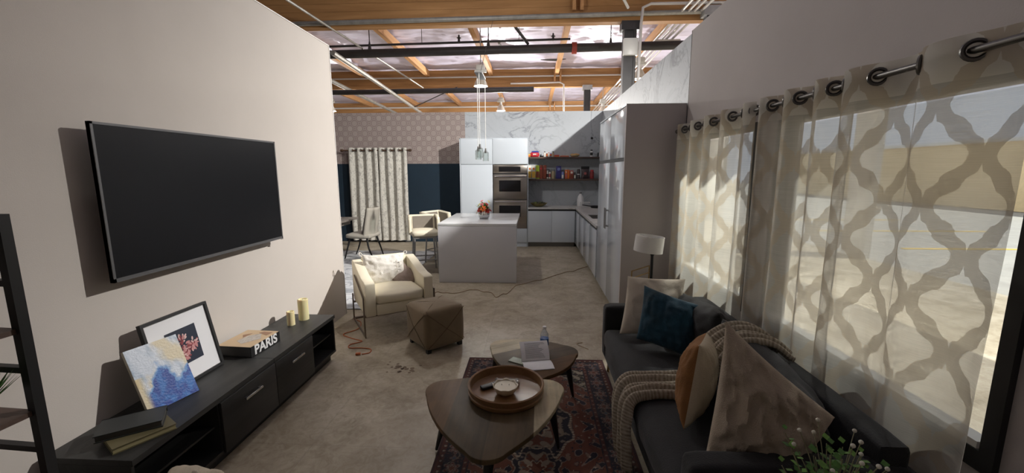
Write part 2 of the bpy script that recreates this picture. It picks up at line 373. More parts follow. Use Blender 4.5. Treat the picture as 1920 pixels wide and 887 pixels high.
# dining rug, warehouse shell
M_ins = mat('foil insulation', (.70, .67, .84), .45, .35, var=.12, vs=1.5, bump=1.0, bs=2.2, stretch=(.35, 2.2, 1))
b = B()
b.grid(200, 420, lambda u, v: Vector((-14+u*20.5, -6+v*32, 5.66 + .07*fbm((-14+u*20.5)*.5, (-6+v*32)*1.7) + .08*abs(fbm((-14+u*20.5)*1.1, (-6+v*32)*4, 3)))))
struct('ceiling', b, M_ins, smooth=True)
struct('ceiling_deck', B().span((-14, -6, 5.9), (6.5, 26, 6.0)), M_pipe)
M_out = mat('warehouse wall', (.62, .60, .56), .8, var=.04)
b = B(); b.span((6.4, -6, 4.0), (6.52, 26, 5.88))
for ya, yb in ((-6, 3.0), (8.2, 8.8), (14.5, 16), (21, 26)): b.span((6.4, ya, 0), (6.52, yb, 4.0))
struct('wall_warehouse', b, M_out)
struct('wall_warehouse_near_unseen', B().span((-14, -6.1, 0), (6.5, -6, 5.9)), M_out); struct('wall_warehouse_left_unseen', B().span((-14.1, -6, 0), (-14, 26, 5.9)), M_out)  # both unseen, added to shut out sky light from behind and left
struct('wall_warehouse_far', B().span((-14, 26, 0), (6.5, 26.1, 5.88)), M_out)
M_pave = mat('asphalt', (.36, .35, .33), .9, var=.12, vs=3)
struct('floor_pavement', B().span((6.52, -30, -.14), (60, 60, -.02)), M_pave)
M_yel = mat('yellow paint', (.75, .50, .06), .7)
for y in (1.0, 3.8, 6.6, 9.4, 12.2, 15.0): tag(obj('parking_line', B().span((8.2, y, -.02), (12.8, y+.11, -.012)), M_yel), 'yellow painted parking line on the pavement outside the windows', 'road marking', 'parking lines')
b = B(); b.span((20, -12, 0), (24, 34, 2.9)); M_bld = mat('ochre stucco', (.78, .60, .34), .9, var=.08)
bl = thing('building', 'ochre stucco building across the pavement seen through the sheer curtains', 'building'); obj('wall', b, M_bld, bl)
obj('parapet', B().span((19.9, -12, 2.9), (24, 34, 3.05)), M_trim, bl)

# ================================================================== CEILING TIMBER AND SERVICES
for y, z0, lab in ((9.5, 4.80, 'orange glulam ceiling beam, nearest and lowest in view'), (16.9, 4.93, 'orange glulam ceiling beam, middle of the three'), (24.4, 5.0, 'pale glulam ceiling beam, farthest, just above the back wall')):
    b = B(); d = (5.60-z0)/5
    for k in range(5): b.span((-14, y-.10, z0+k*d+.002), (6.4, y+.10, z0+(k+1)*d-.002))
    t = tag(obj('ceiling_beam', b, M_glulam), lab, 'beam', 'ceiling beams')
PX = [-9.3, -6.65, -4.15, -1.65, .87, 3.4, 5.6]
for x in PX:
    for ya, yb, bn in ((2.1, 9.4, 'near bay'), (9.6, 16.8, 'middle bay'), (17.0, 24.3, 'far bay')):
        if bn == 'near bay' : continue
        b = B().span((x-.07, ya, 5.36), (x+.07, yb, 5.58))
        o = tag(obj('rafter', b, M_glulamY), 'timber rafter under the silver insulation, %s, %s' % (bn, {-9.3: 'far left behind the wall', -6.65: 'leftmost visible', -4.15: 'second from left', -1.65: 'left of the hanging lamp', .87: 'right of the hanging lamp', 3.4: 'right of the black column', 5.6: 'farthest right'}[x]), 'rafter', 'ceiling rafters')
# knee posts on beams
M_post = M_glulamY
for k, (x, y, z0) in enumerate(((-.15+.98, 9.34, 5.02), (.99, 9.34, 5.02), (.80, 16.74, 5.1), (1.02, 16.74, 5.1), (.92, 24.2, 5.08), (1.16, 24.2, 5.08))):
    b = B().span((x-.035, y-.05, z0), (x+.035, y+.06, 5.55))
    tag(obj('timber_hanger', b, M_post), 'small vertical timber block on the %s beam, %s of a pair' % (('nearest', 'middle', 'farthest')[k//2], ('left', 'right')[k % 2]), 'timber block', 'timber blocks on the beams')
def pipe(name, pts, r, m, label, cat, n=8): return tag(obj(name, B().tube(pts, r, n), m), label, cat)
mp = thing('sprinkler_pipe', 'thick black sprinkler main running across below the insulation', 'pipe'); mp.location = (0, 0, 0)
obj('pipe', B().tube([(-9, 11, 4.60), (-5, 11, 4.68), (6.3, 11, 4.79)], .105, 14), M_pipe, mp)
obj('coupling', B().tube([(1.0-.06, 11, 4.735), (1.06-.0, 11, 4.735)], .14, 14), mat('red paint', (.25, .03, .02), .5), mp)
for x in (-4.2, -1.15, 1.9, 4.6): obj('hanger', B().tube([(x, 11, 4.75), (x, 11, 5.6)], .012, 6).cone((x, 11, 4.78), (x, 11, 4.98), .05, .015, 8), M_pipe, mp)
sp = thing('sprinkler_line', 'thin black sprinkler line with upright heads above the main', 'pipe')
obj('pipe', B().tube([(-9, 11.6, 5.0), (.95, 11.6, 5.13)], .03, 8).tube([(-.9, 11.6, 5.1), (-1.0, 12.4, 5.3), (-1.0, 13.0, 5.4)], .03, 8), M_pipe, sp)
for x in (-3.0, -.4): obj('hanger', B().tube([(x, 11.6, 5.08), (x, 11.6, 5.62)], .008, 6), M_pipe, sp)
for x in (-2.0, .5): obj('sprinkler_head', B().cone((x, 11.6, 5.1), (x, 11.6, 5.28), .035, .02, 8).cone((x, 11.6, 5.2), (x, 11.6, 5.21), .06, n=10), M_pipe, sp)
pipe('sprinkler_branch', [(-.15, 11.0, 4.85), (-.75, 10.2, 5.4)], .035, M_pipe, 'short black slanting pipe joining the main below the nearest beam', 'pipe')
pipe('grey_pipe', [(-9, 9.33, 4.83), (6.3, 9.33, 4.97)], .05, M_galv, 'grey steel pipe running along the lower edge of the nearest beam', 'pipe', 10)
pipe('black_pipe_far', [(-10, 15.2, 4.50), (0.0, 15.2, 4.55)], .09, M_pipe, 'black pipe above the far wall, left of the hanging lamp', 'pipe', 10)
pipe('white_conduit', [(-9, 16.72, 5.30), (6.3, 16.72, 5.33)], .03, mat('pale conduit', (.55, .53, .52), .4, .3), 'pale conduit running along the top of the middle beam', 'conduit')
pipe('white_conduit_far', [(-12, 24.2, 5.30), (6.3, 24.2, 5.32)], .045, MATS['pale conduit'], 'pale conduit running along the farthest beam', 'conduit')
pipe('slanting_conduit', [(-4.55, 7.0, 4.8), (-4.15, 16.0, 4.8)], .025, M_galv, 'thin grey conduit crossing under the nearest beam toward the far beam', 'conduit')
pipe('slanting_strut', [(-4.66, 9.9, 4.42), (-4.7, 12.5, 4.35), (-5.25, 19.8, 4.40)], .06, M_galv, 'grey strut channel slanting down behind the left wall top', 'strut')
pipe('slanting_strut_lower', [(-7.2, 14.6, 4.9), (-7.0, 22.5, 4.6)], .07, M_galv, 'second grey channel low at the left above the wallpaper', 'strut')
pipe('brace_wire', [(-5.1, 18.0, 4.40), (-3.0, 16.75, 4.95)], .02, M_pipe, 'thin black wire crossing between strut and far pipe', 'wire')
pipe('pale_brace', [(1.1, 8.0, 5.55), (1.92, 9.2, 5.0)], .028, M_white, 'pale slanting conduit above the black column top', 'conduit')
for k, dx in enumerate((0, .14, .26, .40)):
    pipe('ceiling_conduit', [(3.02+dx, 6.5, 4.95), (3.04+dx, 12.0, 4.95), (3.2+dx, 24, 4.9)], .028, MATS['pale conduit'],
         'long pale conduit running away over the marble wall, %s of four' % ('first from left', 'second from left', 'third from left', 'rightmost')[k], 'conduit')['group'] = 'ceiling conduits'
pipe('column_conduit', [(5.5, 9.2, 5.05), (2.38, 9.2, 5.07), (2.22, 9.2, 5.0), (2.20, 9.22, 4.7), (2.2, 9.3, 3.0)], .03, MATS['pale conduit'], 'pale conduit bending down beside the black column', 'conduit')
pipe('beam_conduit', [(-.9, 16.7, 5.05), (1.0, 16.7, 5.08), (1.15, 16.7, 5.0), (1.17, 16.7, 3.9)], .03, MATS['pale conduit'], 'pale conduit with a bend hanging from the middle beam', 'conduit')
def column(x, y, w_, top, label, box=None):
    t = thing('steel_column', label, 'column', (x, y, 0)); obj('post', B().span((-w_/2, -.08, 0), (w_/2, .08, top)).span((-w_/2-.02, -.1, 0), (-w_/2+.03, .1, top)).span((w_/2-.03, -.1, 0), (w_/2+.02, .1, top)), M_pipe, t)
    obj('cap_plate', B().span((-w_/2-.08, -.12, top-.18), (w_/2+.08, .12, top)), M_pipe if box else M_grey, t)
    if box: obj('junction_box', B().box((0, -.16, box), (.30, .1, .34), bev=.01), M_whitem, t)
column(2.03, 9.5, .22, 4.82, 'black steel column with a pale junction box behind the marble wall', 4.28)
column(2.05, 16.7, .20, 4.95, 'black steel column farther away below the middle beam')
column(3.62, 9.26, .2, 5.0, 'dark steel column partly hidden at the right behind the grey wall')
tag(obj('junction_plate', B().box((3.28, 11.2, 4.86), (.62, .5, .07), bev=.01), M_whitem), 'pale flat junction box the conduits run into', 'junction box')
# tears in insulation
for k, (x, y) in enumerate(((-1.15, 14.2), (.65, 15.2))):
    pts = [(x-.42, y, 5.52), (x-.1, y-.12, 5.51), (x+.45, y-.05, 5.52), (x+.1, y+.14, 5.51), (x-.2, y+.1, 5.52)]
    tag(obj('insulation_tear', B().poly(pts, (0, 0, .02)), M_black), 'black torn hole in the silver insulation, %s of the two' % ('left', 'right')[k], 'hole', 'insulation tears')

def high_bay(x, y, z, label, watts=0, top=5.64):
    t = thing('high_bay_lamp', label, 'lamp', (x, y, z), group='high bay lamps')
    obj('housing', B().box((0, 0, .42), (.22, .18, .12), bev=.01).box((0, 0, .34), (.30, .12, .07), bev=.01).cone((0, 0, .16), (0, 0, .32), .06, .045, 14), M_whitem, t)
    b = B().lathe([(.055, .20), (.075, .19), (.10, .15), (.15, .05), (.18, -.04), (.172, -.04), (.142, .05), (.092, .15), (.06, .18), (.0, .185)], n=28)
    obj('reflector', b, M_shade2, t)
    obj('bulb', B().sph((0, 0, -.005), .045, (1, 1, 1.2)), M_bulb if watts else M_white, t)
    obj('hook', B().tube([(0, 0, .46), (0, 0, top-z)], .012, 6), M_grey, t)
    if watts:
        ld = bpy.data.lights.new('bay_light', 'SPOT' if watts == KEY_W else 'POINT'); ld.energy = watts
        if ld.type == 'SPOT': ld.spot_size = math.radians(150); ld.spot_blend = .9
        ld.shadow_soft_size = .05; ld.color = (1, .97, .92)
        lo = bpy.data.objects.new('bay_light', ld); COL.objects.link(lo); lo.parent = t
        if ld.type == 'SPOT': lo.rotation_euler = Vector((-.50, .45, -1)).to_track_quat('-Z', 'Y').to_euler()
        lo.location = (0, 0, -.11 if watts == KEY_W else -.16)
    return t
M_shade2 = mat('enamel reflector', (.62, .58, .50), .3, .3); M_bulb = mat('lit bulb', (1, .95, .85), .5, emit=25)
high_bay(2.9, 4.6, 4.22, 'bell shaped high bay lamp hanging over the window side, nearest', KEY_W, 5.64)
high_bay(-1.38, 11.2, 3.93, 'bell shaped lamp hanging at centre above the island', 170)
high_bay(2.68, 11.2, 4.05, 'bell shaped lamp right of the black column above the marble wall', 100)
high_bay(-1.35, 17.6, 4.2, 'small distant bell lamp just above the back wall at centre', 3*FAR_W)
high_bay(2.80, 17.6, 4.1, 'bright distant bell lamp where back wall meets marble wall', 3*FAR_W)
high_bay(-8.5, 17.6, 4.25, 'distant bell lamp low at the left above the wallpaper', FAR_W)
high_bay(-1.70, 6.35, 4.36, 'bell lamp cut by the top edge of the view', 110)

# ================================================================== KITCHEN
YC = 9.25
def handle_bar(p, q, r=.008, off=(0, -.035, 0)):
    p, q, off = Vector(p), Vector(q), Vector(off); d = (q-p); return B().tube([p+off, q+off], r, 8).tube([p+d*.12, p+d*.12+off], r*.8, 6).tube([p+d*.88, p+d*.88+off], r*.8, 6)
t = thing('pantry_cabinet', 'tall white cabinet with two panels left of the wall ovens', 'cabinet', (-1.26, 9.56, 0))
obj('body', B().span((-.36, -.29, 0), (.0, .30, 2.40)).span((0, -.29, 0), (.36, .30, .0001+.05)).span((0, -.29, 1.85), (.36, .30, 2.4)).span((0, .0, .05), (.36, .3, 1.85)).span((-.38, -.31, 0), (-.36, .3, 2.42)), M_matw, t)
t.location = (-1.26, 9.56, 0)
obj('door', B().span((-.355, -.312, .10), (.358-.36, -.29, 1.845), bev=.002).span((-.355, -.312, 1.855), (-.002, -.29, 2.40), bev=.002), M_matw, t)
# widths: pantry door x -1.62..-0.90, so scale mesh groups
for o in t.children:
    for v in o.data.vertices: v.co.x = -.36 + (v.co.x+.36)*2 if v.co.x <= .001 and v.co.x > -.36 else v.co.x
bpy.data.objects.remove(t.children[0]); 
obj('body', B().span((-.355, -.29, 0), (.355, .30, 2.40)).span((-.375, -.31, 0), (-.357, .3, 2.42)).span((-.375, -.31, 2.402), (.36, .3, 2.42)), M_matw, t)
# double oven unit
t = thing('double_oven', 'stainless steel double wall oven with black windows', 'oven', (-.515, 9.56, .42))
OW = .375
obj('body', B().span((-OW, -.28, 0), (OW, .28, 1.42)), M_steel, t)
obj('control_panel', B().span((-OW, -.31, 1.24), (OW, -.281, 1.41), bev=.004), M_steel, t)
obj('display', B().span((-.25, -.314, 1.27), (.23, -.309, 1.38)), M_darkglass, t)
for z0 in (.66, .10):
    d = obj('oven_door', B().span((-OW, -.31, z0), (OW, -.281, z0+.545), bev=.004), M_steel, t)
    obj('oven_window', B().span((-.245, -.314, z0+.17), (.235, -.309, z0+.42)), M_darkglass, d)
    obj('handle', handle_bar((-.34, -.31, z0+.505), (.34, -.31, z0+.505), .012), M_chrome, d)
    obj('vent_strip', B().span((-OW, -.305, z0+.548), (OW, -.281, z0+.575)), M_black, d)
t = thing('over_oven_cabinet', 'white wall cabinet directly above the double oven', 'cabinet', (-.515, 9.56, 1.845))
obj('body', B().span((-.385, -.29, 0), (.385, .30, .575)).span((.387, -.31, -1.845), (.402, .3, .575)), M_matw, t); obj('door', B().span((-.383, -.312, .01), (.383, -.29, .555), bev=.002), M_matw, t)
t = thing('oven_base_cabinet', 'white plinth drawer under the double oven', 'cabinet', (-.515, 9.56, 0))
obj('body', B().span((-.38, -.28, 0), (.38, .28, .415)), M_matw, t); obj('drawer', B().span((-.38, -.30, .1), (.38, -.281, .41), bev=.002), M_matw, t)
# back base run
def basecab(name, label, x0, x1, loc, rz, seams, h=.82, kick=.11):
    t = thing(name, label, 'cabinet', loc, rz)
    obj('body', B().span((x0, .0, kick), (x1, .57, h)), M_matw, t)
    obj('plinth', B().span((x0, .06, 0), (x1, .57, kick)), mat('grey plinth', (.22, .21, .20), .4, .3), t)
    obj('handle_channel', B().span((x0, -.004, h), (x1, .57, h+.035)), M_black, t)
    xs = [x0]+seams+[x1]
    for a, c in zip(xs, xs[1:]): obj('door', B().span((a+.002, -.02, kick), (c-.002, -.0005, h-.004), bev=.002), M_gloss if rz else M_matw, t)
    return t
basecab('base_cabinet', 'white two-door base cabinet right of the double oven', -.11, .935, (0, YC+.02, 0), 0, [.42])
# right run: along y, front x=.96 facing -x
basecab('sink_cabinet', 'glossy white base cabinets under the sink counter', -9.84, -6.13, (.96, 0, 0), -PI/2, [-9.25, -8.5, -7.7, -6.9])
for o in bpy.data.objects:
    pass
t = tag(obj('kitchen_worktop', B().span((-.12, YC-.01, .858), (XR+.02, 9.865, .895), bev=.003)
    .span((.94, 6.13, .858), (1.02, YC-.012, .895)).span((1.42, 6.13, .858), (XR+.02, YC-.012, .895)).span((1.02, 6.13, .858), (1.42, 7.085, .895)).span((1.02, 7.755, .858), (1.42, YC-.012, .895)), M_counter, smooth=False),
    'pale veined stone worktop running around the kitchen corner', 'worktop')
t = thing('sink', 'dark stainless sink set into the worktop', 'sink', (1.22, 7.42, .70))
obj('basin', B().span((-.20, -.32, 0), (.20, .32, .01)).span((-.205, -.33, 0), (-.195, .33, .19)).span((.195, -.33, 0), (.205, .33, .19)).span((-.2, -.33, 0), (.2, -.32, .19)).span((-.2, .32, 0), (.2, .33, .19)), M_steel, t)
obj('drain', B().cone((0, 0, .01), (0, 0, .014), .04, n=16), M_chrome, t)
t = thing('faucet', 'black curved kitchen faucet behind the sink', 'faucet', (1.46, 7.85, .896))
obj('base', B().cone((0, 0, 0), (0, 0, .05), .028, n=16), M_black, t)
obj('spout', B().tube(smoothpath([(0, 0, .04), (0, 0, .2), (-.03, 0, .27), (-.10, 0, .28), (-.15, 0, .24), (-.155, 0, .18)], 5), .013, 10), M_black, t)
obj('lever', B().tube([(0, -.02, .06), (0, -.08, .09)], .008, 8), M_black, t)
# tall cabinets on the right
XT = .945; YT0, YT1 = 4.41, 6.11
t = thing('tall_cabinet', 'glossy white full-height cabinets with long bar handles and grey side', 'cabinet', (XT, YT0, 0))
obj('body', B().span((.03, .03, .09), (XR+.02-XT, YT1-YT0, 2.36)), M_gloss, t)
obj('side_panel', B().span((.0, 0, 0), (XR-.003-XT, .028, 2.375), bev=.002), M_panel, t)
obj('plinth', B().span((.07, .03, 0), (.4, YT1-YT0, .088)), MATS['grey plinth'], t)
obj('top_panel', B().span((.0, 0.029, 2.362), (XR-.003-XT, YT1-YT0, 2.38)), M_matw, t)
ym = .86
for k, (ya, yb) in enumerate(((.032, ym-.003), (ym+.003, YT1-YT0-.002))):
    obj('door', B().span((.004, ya, 1.84), (.028, yb, 2.355), bev=.002), M_gloss, t)
    d = obj('door', B().span((.004, ya, .09), (.028, yb, 1.80), bev=.002), M_gloss, t)
    yh = ym-.04 if k == 0 else ym+.04
    obj('handle', handle_bar((.004, yh, .98), (.004, yh, 1.24), .007, (-.04, 0, 0)), M_grey, d)
obj('shadow_gap', B().span((.012, .032, 1.80), (.03, YT1-YT0-.002, 1.84)), M_black, t)
# shelves
for z, lab in ((2.0, 'upper open kitchen shelf of dark wood holding snacks and jars'), (1.505, 'lower open kitchen shelf of dark wood holding food boxes')):
    tag(obj('wall_shelf', B().span((-.10, 9.58, z-.02), (XR+.01, 9.867, z+.02), bev=.002), M_shelfwood), lab, 'shelf', 'open kitchen shelves')
# island
t = thing('kitchen_island', 'white waterfall kitchen island with a glossy top', 'kitchen island', (-.85, 6.96, 0))
obj('base', B().span((-.57, -.755, 0), (.545, .77, .875)), M_isl, t)
obj('countertop', B().span((-.60, -.79, .875), (.60, .79, .917), bev=.003), mat('glossy quartz', (.80, .82, .83), .22, spec=.4), t)
obj('waterfall_panel', B().span((-.60, -.79, 0), (.60, -.757, .874), bev=.002), M_isl, t)
# flowers in silver pot
t = thing('flower_pot', 'round silver pot of red, orange and pink flowers on the island', 'potted flowers', (-.82, 6.85, .918))
obj('pot', B().lathe([(.0, 0), (.065, 0), (.088, .03), (.095, .07), (.088, .11), (.075, .135), (.07, .13), (.08, .10), (.0, .09)], n=28), M_chrome, t)
FC = [mat('flower red', (.55, .03, .02), .6), mat('flower orange', (.75, .16, .03), .6), mat('flower pink', (.75, .25, .30), .6), mat('flower yellow', (.62, .60, .10), .6), mat('flower white', (.75, .72, .65), .6)]
def flower_b(c, r, nrm):
    b = B(); q = Vector(nrm).to_track_quat('Z', 'Y').to_matrix()
    for ring, (k, rr, tl) in enumerate(((7, 1, .35), (6, .7, .8), (4, .4, 1.2))):
        for i in range(k):
            a = 2*PI*i/k+ring*.4; L = r*rr
            P = [Vector((0, -.05*r, 0)), Vector((L*.5, -L*.32, L*.3*tl)), Vector((L, -L*.14, L*.55*tl)), Vector((L, L*.14, L*.55*tl)), Vector((L*.5, L*.32, L*.3*tl)), Vector((0, .05*r, 0))]
            R = Matrix.Rotation(a, 3, 'Z'); b.poly([Vector(c)+q @ (R @ p) for p in P], (q @ Vector((0, 0, .003))))
    b.sph(Vector(c)+q @ Vector((0, 0, r*.25)), r*.2, n=8); return b
b = B()
for i in range(46):
    a = random.uniform(0, 2*PI); e = random.uniform(.1, 1.3); L = random.uniform(.09, .17); d = Vector((math.cos(a)*math.cos(e), math.sin(a)*math.cos(e), math.sin(e)))
    p = Vector((0, 0, .13))+d*L; s_ = d.cross(Vector((0, 0, 1))).normalized()*.014; b.poly([Vector((0, 0, .12))+d*L*.35, p-s_-d*.03, p+d*.015, p+s_-d*.03], (0, 0, .001))
obj('foliage', b, M_leaf, t)
spots = [(.0, -.08, .17, .055, 1), (.06, -.07, .13, .05, 0), (-.06, -.06, .15, .05, 0), (-.02, -.03, .24, .045, 2), (.05, .0, .23, .045, 0), (-.08, .0, .22, .04, 3), (.09, -.03, .19, .045, 4), (-.10, -.04, .11, .035, 4), (.03, -.1, .10, .04, 4), (.02, .06, .2, .05, 1), (-.06, .06, .17, .045, 2), (.09, .05, .14, .045, 0), (-.03, -.01, .29, .03, 2), (.08, .0, .28, .03, 3)]
for x, y, z, r, c in spots: obj('flower', flower_b((x, y, z), r, (x*2, y*2-.02, .12)), FC[c], t)
# island pendants
for k, (x, y, z) in enumerate(((-.90, 6.85, 1.99), (-.80, 7.05, 1.97), (-.84, 6.6, 2.01))):
    t = thing('pendant_lamp', 'clear glass pendant over the island, %s of three' % ('left', 'right', 'middle')[k], 'pendant lamp', (x, y, z), group='island pendants')
    obj('cord', B().tube([(0, 0, .10), (0, 0, 1.20)], .005, 6), M_whitem, t)
    obj('socket', B().cone((0, 0, .03), (0, 0, .11), .022, .014, 12), M_chrome, t)
    obj('glass_shade', B().lathe([(.02, .06), (.045, .05), (.05, .03), (.05, -.10), (.047, -.10), (.047, .03), (.04, .045), (.018, .055)], n=20), M_glass, t)
t = thing('pendant_canopy', 'dark canopy bar holding the island pendant cords, hung on a cable', 'ceiling canopy', (-.85, 6.84, 3.17)); obj('bar', B().box((0, 0, .03), (.12, .50, .03), bev=.008), M_grey, t); obj('cable', B().tube([(0, 0, .05), (-.02, 1.4, 1.0), (-.03, 2.56, 1.70)], .004, 6), M_black, t)

# items on shelves : px in photo zoom -> x
def sx(p): return (-.125 + (p-68)*.00197)
def boxitem(x0, x1, z, h, cols, label, cat='box', name='food_box', y=9.70, d=.10):
    t = thing(name, label, cat, ((x0+x1)/2, y, z)); w_ = x1-x0-.004
    obj('carton', B().span((-w_/2, -d/2, 0), (w_/2, d/2, h), bev=.002), cols[0], t)
    if len(cols) > 1: obj('printed_panel', B().span((-w_/2+.004, -d/2-.0015, h*.08), (w_/2-.004, -d/2-.0002, h*.55)), cols[1], t)
    if len(cols) > 2: obj('emblem', B().cone((0, -d/2-.002, h*.75), (0, -d/2-.0002, h*.75), min(w_*.3, h*.15), n=14), cols[2], t)
    return t
C = lambda n, c, r=.5: mat(n, c, r)
c_w = C('carton white', (.7, .68, .6)); c_y = C('carton yellow', (.75, .45, .06)); c_g = C('carton lime', (.42, .55, .04)); c_br = C('carton brown', (.22, .045, .02)); c_n = C('carton navy', (.035, .03, .16)); c_lb = C('carton light blue', (.20, .24, .5)); c_o = C('carton orange', (.62, .14, .02)); c_pk = C('carton rose', (.40, .10, .09)); c_dk = C('carton dark', (.06, .04, .045)); c_r = C('pack red', (.5, .02, .03)); c_bl = C('pack blue', (.03, .05, .3)); c_bg = C('dried beige', (.40, .32, .2))
S = 1.526
boxitem(sx(70), sx(111), S, .305, [c_w, c_y, c_o], 'first yellow and white carton at the left end of the lower shelf')
boxitem(sx(113), sx(158), S, .305, [c_w, c_y, c_o], 'second yellow and white carton, right of its twin')
boxitem(sx(160), sx(202), S, .305, [c_g, c_br], 'lime green carton with brown lower half')
boxitem(sx(204), sx(243), S, .31, [c_br, c_br, c_r], 'brown carton beside the lime green one')
boxitem(sx(246), sx(285), S, .31, [c_br, c_br, c_pk], 'brown carton beside the white bottles')
def jar(x, z, r, h, body, lid, label, y=9.70, cat='jar', name='spice_jar', band=None):
    t = thing(name, label, cat, (x, y, z)); obj('jar_body', B().lathe([(0, 0), (r*.95, 0), (r, .01), (r, h*.72), (r*.75, h*.82), (r*.75, h*.84), (0, h*.84)], n=18), body, t)
    obj('lid', B().cone((0, 0, h*.84), (0, 0, h), r*.8, n=18), lid, t)
    if band: obj('label_band', B().lathe([(r+.0012, h*.2), (r+.0012, h*.6)], n=18), band, t)
jar(sx(297), S, .024, .19, c_w, M_white, 'slim white bottle right of the brown cartons', band=c_dk, name='bottle', cat='bottle')
jar(sx(325), S, .022, .19, c_w, c_dk, 'slim white bottle with dark lid beside its twin', band=c_pk, name='bottle', cat='bottle')
jar(sx(366), S, .043, .21, c_bg, M_grey, 'glass jar of beige grain left of the navy box', name='grain_jar')
boxitem(sx(397), sx(457), S, .29, [c_n, c_n, c_lb], 'tall navy blue box in the middle of the lower shelf')
boxitem(sx(460), sx(488), S, .16, [c_lb, c_w], 'short light blue box right of the navy box')
boxitem(sx(500), sx(527), S, .205, [c_o, c_pk, c_w], 'narrow orange carton, left of the plain orange one')
boxitem(sx(528), sx(553), S, .205, [c_o, c_o], 'plain orange carton left of the rose one')
boxitem(sx(555), sx(600), S, .19, [c_pk, c_br, c_w], 'rose carton with pale round emblem')
boxitem(sx(603), sx(626), S, .15, [c_dk, c_w], 'small dark carton beside the rose carton')
for k in range(2):
    jar(sx(659), S+k*.112, .037, .11, c_dk, M_white if k == 0 else c_dk, 'dark jar %s in a stack of two' % ('at the bottom', 'on top')[k])
t = thing('snack_bag', 'dark upright snack bag with folded black top on the lower shelf', 'bag', (sx(735), 9.70, S))
b = B(); b.grid(14, 12, lambda u, v: Vector(((u-.5)*.18*(1-.1*math.sin(PI*v)), -.045*math.sin(PI*u)**.5*math.sin(PI*min(1, v*.95+.03))**.6, v*.22))); b.grid(14, 12, lambda u, v: Vector(((u-.5)*.18*(1-.1*math.sin(PI*v)), .03*math.sin(PI*u)**.5*math.sin(PI*min(1, v*.95+.03))**.6+.001, v*.22)))
obj('bag', b, c_dk, t); obj('fold_strip', B().box((0, 0, .25), (.19, .02, .06), bev=.004), M_black, t); obj('emblem', B().cone((0, -.05, .12), (0, -.042, .12), .03, n=14), c_pk, t)
jar(sx(815), S, .048, .2, C('red syrup', (.28, .03, .03), .2), c_r, 'red bottle at the right end of the lower shelf', name='sauce_bottle', cat='bottle')
S = 2.021
boxitem(sx(70), sx(97), S, .07, [c_y, c_o], 'small orange pack at the left end of the upper shelf')
t = thing('snack_pack', 'red and blue snack packs on the upper shelf', 'snack', (sx(145), 9.70, S))
obj('wrapper', cushion_b((0, 0, .055), (.19, .12, .11), .03, .012, 3, 8), c_r, t); obj('top_band', cushion_b((.01, 0, .115), (.16, .10, .04), .015, .004, 3, 6), c_bl, t); obj('emblem', B().box((0, -.068, .06), (.07, .004, .03), bev=.001), c_w, t)
t = tag(obj('small_dish', B().lathe([(0, 0), (.03, 0), (.05, .025), (.047, .025), (.028, .006), (0, .006)], (sx(225), 9.70, S), n=20), M_black), 'small black dish between snack packs and spice jars', 'dish')
for k, (p, h, bd, ld, lab) in enumerate(((262, .125, c_w, M_black, 'pale spice jar with black lid, leftmost of the jars'), (289, .10, c_br, M_white, 'brown spice jar with white lid'), (308, .10, c_w, c_pk, 'small white spice jar in the middle'), (333, .11, c_lb, M_white, 'bluish spice jar beside the tall black-lidded one'), (360, .125, c_bg, M_black, 'beige spice jar with black lid, rightmost of the jars'))):
    jar(sx(p), S, .022, h, bd, ld, lab, band=c_o if k in (1, 3) else None)
boxitem(sx(374), sx(432), S, .045, [c_r, c_o], 'low red pack right of the spice jars')
boxitem(sx(440), sx(545), S, .028, [c_o, c_pk], 'flat orange pack on the upper shelf, left of the bun bowl')
t = thing('bread_bowl', 'pale bowl heaped with yellow buns on the upper shelf', 'bowl', (sx(612), 9.70, S))
obj('bowl', B().lathe([(0, 0), (.06, 0), (.11, .035), (.118, .05), (.112, .05), (.058, .008), (0, .008)], n=26), M_candle, t)
for x, y, r in ((-.05, 0, .04), (.02, -.02, .045), (.06, .02, .04)): obj('bun', B().sph((x, y, .05), r, (1.2, 1, .6)), C('bun', (.55, .28, .08)), t)
jar(sx(803), S, .03, .16, M_white, M_black, 'white bottle with black pump top near the right end of the upper shelf', name='pump_bottle', cat='bottle', band=M_black)
t = tag(obj('black_ring', B().tube([(sx(880)+.0, 9.70+.045*math.cos(a*PI/8), S+.048+.045*math.sin(a*PI/8)) for a in range(16)], .008, 6, True), M_black), 'black round ring at the right end of the upper shelf', 'ring')
tag(obj('wall_socket', B().box((sx(815), 9.866, 2.45), (.05, .006, .05), bev=.002), M_black), 'small black socket on the marble above the upper shelf', 'socket')
# worktop items
t = thing('fruit_bowl', 'wide olive wooden bowl of dark fruit on the worktop', 'bowl', (.13, 9.52, .896))
obj('bowl', B().lathe([(0, 0), (.08, 0), (.16, .045), (.20, .085), (.192, .085), (.15, .05), (.075, .012), (0, .012)], n=32), C('olive wood', (.24, .19, .06)), t)
for k, (x, y, r) in enumerate(((-.08, 0, .04), (.0, -.03, .042), (.08, .02, .04), (.03, .05, .038), (-.04, .06, .038), (.12, -.04, .035))): obj('fruit', B().sph((x, y, .075), r, (1, 1, .9)), C('dark fruit', (.05, .045, .02)) if k % 3 else C('green fruit', (.12, .16, .03)), t)
t = thing('detergent_jug', 'white plastic detergent jug in the worktop corner', 'jug', (1.09, 9.62, .896))
obj('jug', B().lathe([(0, 0), (.075, 0), (.08, .02), (.08, .16), (.06, .23), (.03, .27), (.025, .29), (0, .29)], n=22), M_white, t); obj('cap', B().cone((0, 0, .29), (0, 0, .325), .028, n=16), C('grey cap', (.2, .2, .2)), t)
t = thing('dish_rack', 'white wire dish rack beside the jug', 'dish rack', (1.16, 9.35, .896))
b = B()
for k in range(9): b.tube([(-.1+k*.025, -.12, .11), (-.1+k*.025, -.12, .01), (-.1+k*.025, .12, .01), (-.1+k*.025, .12, .11)], .003, 5)
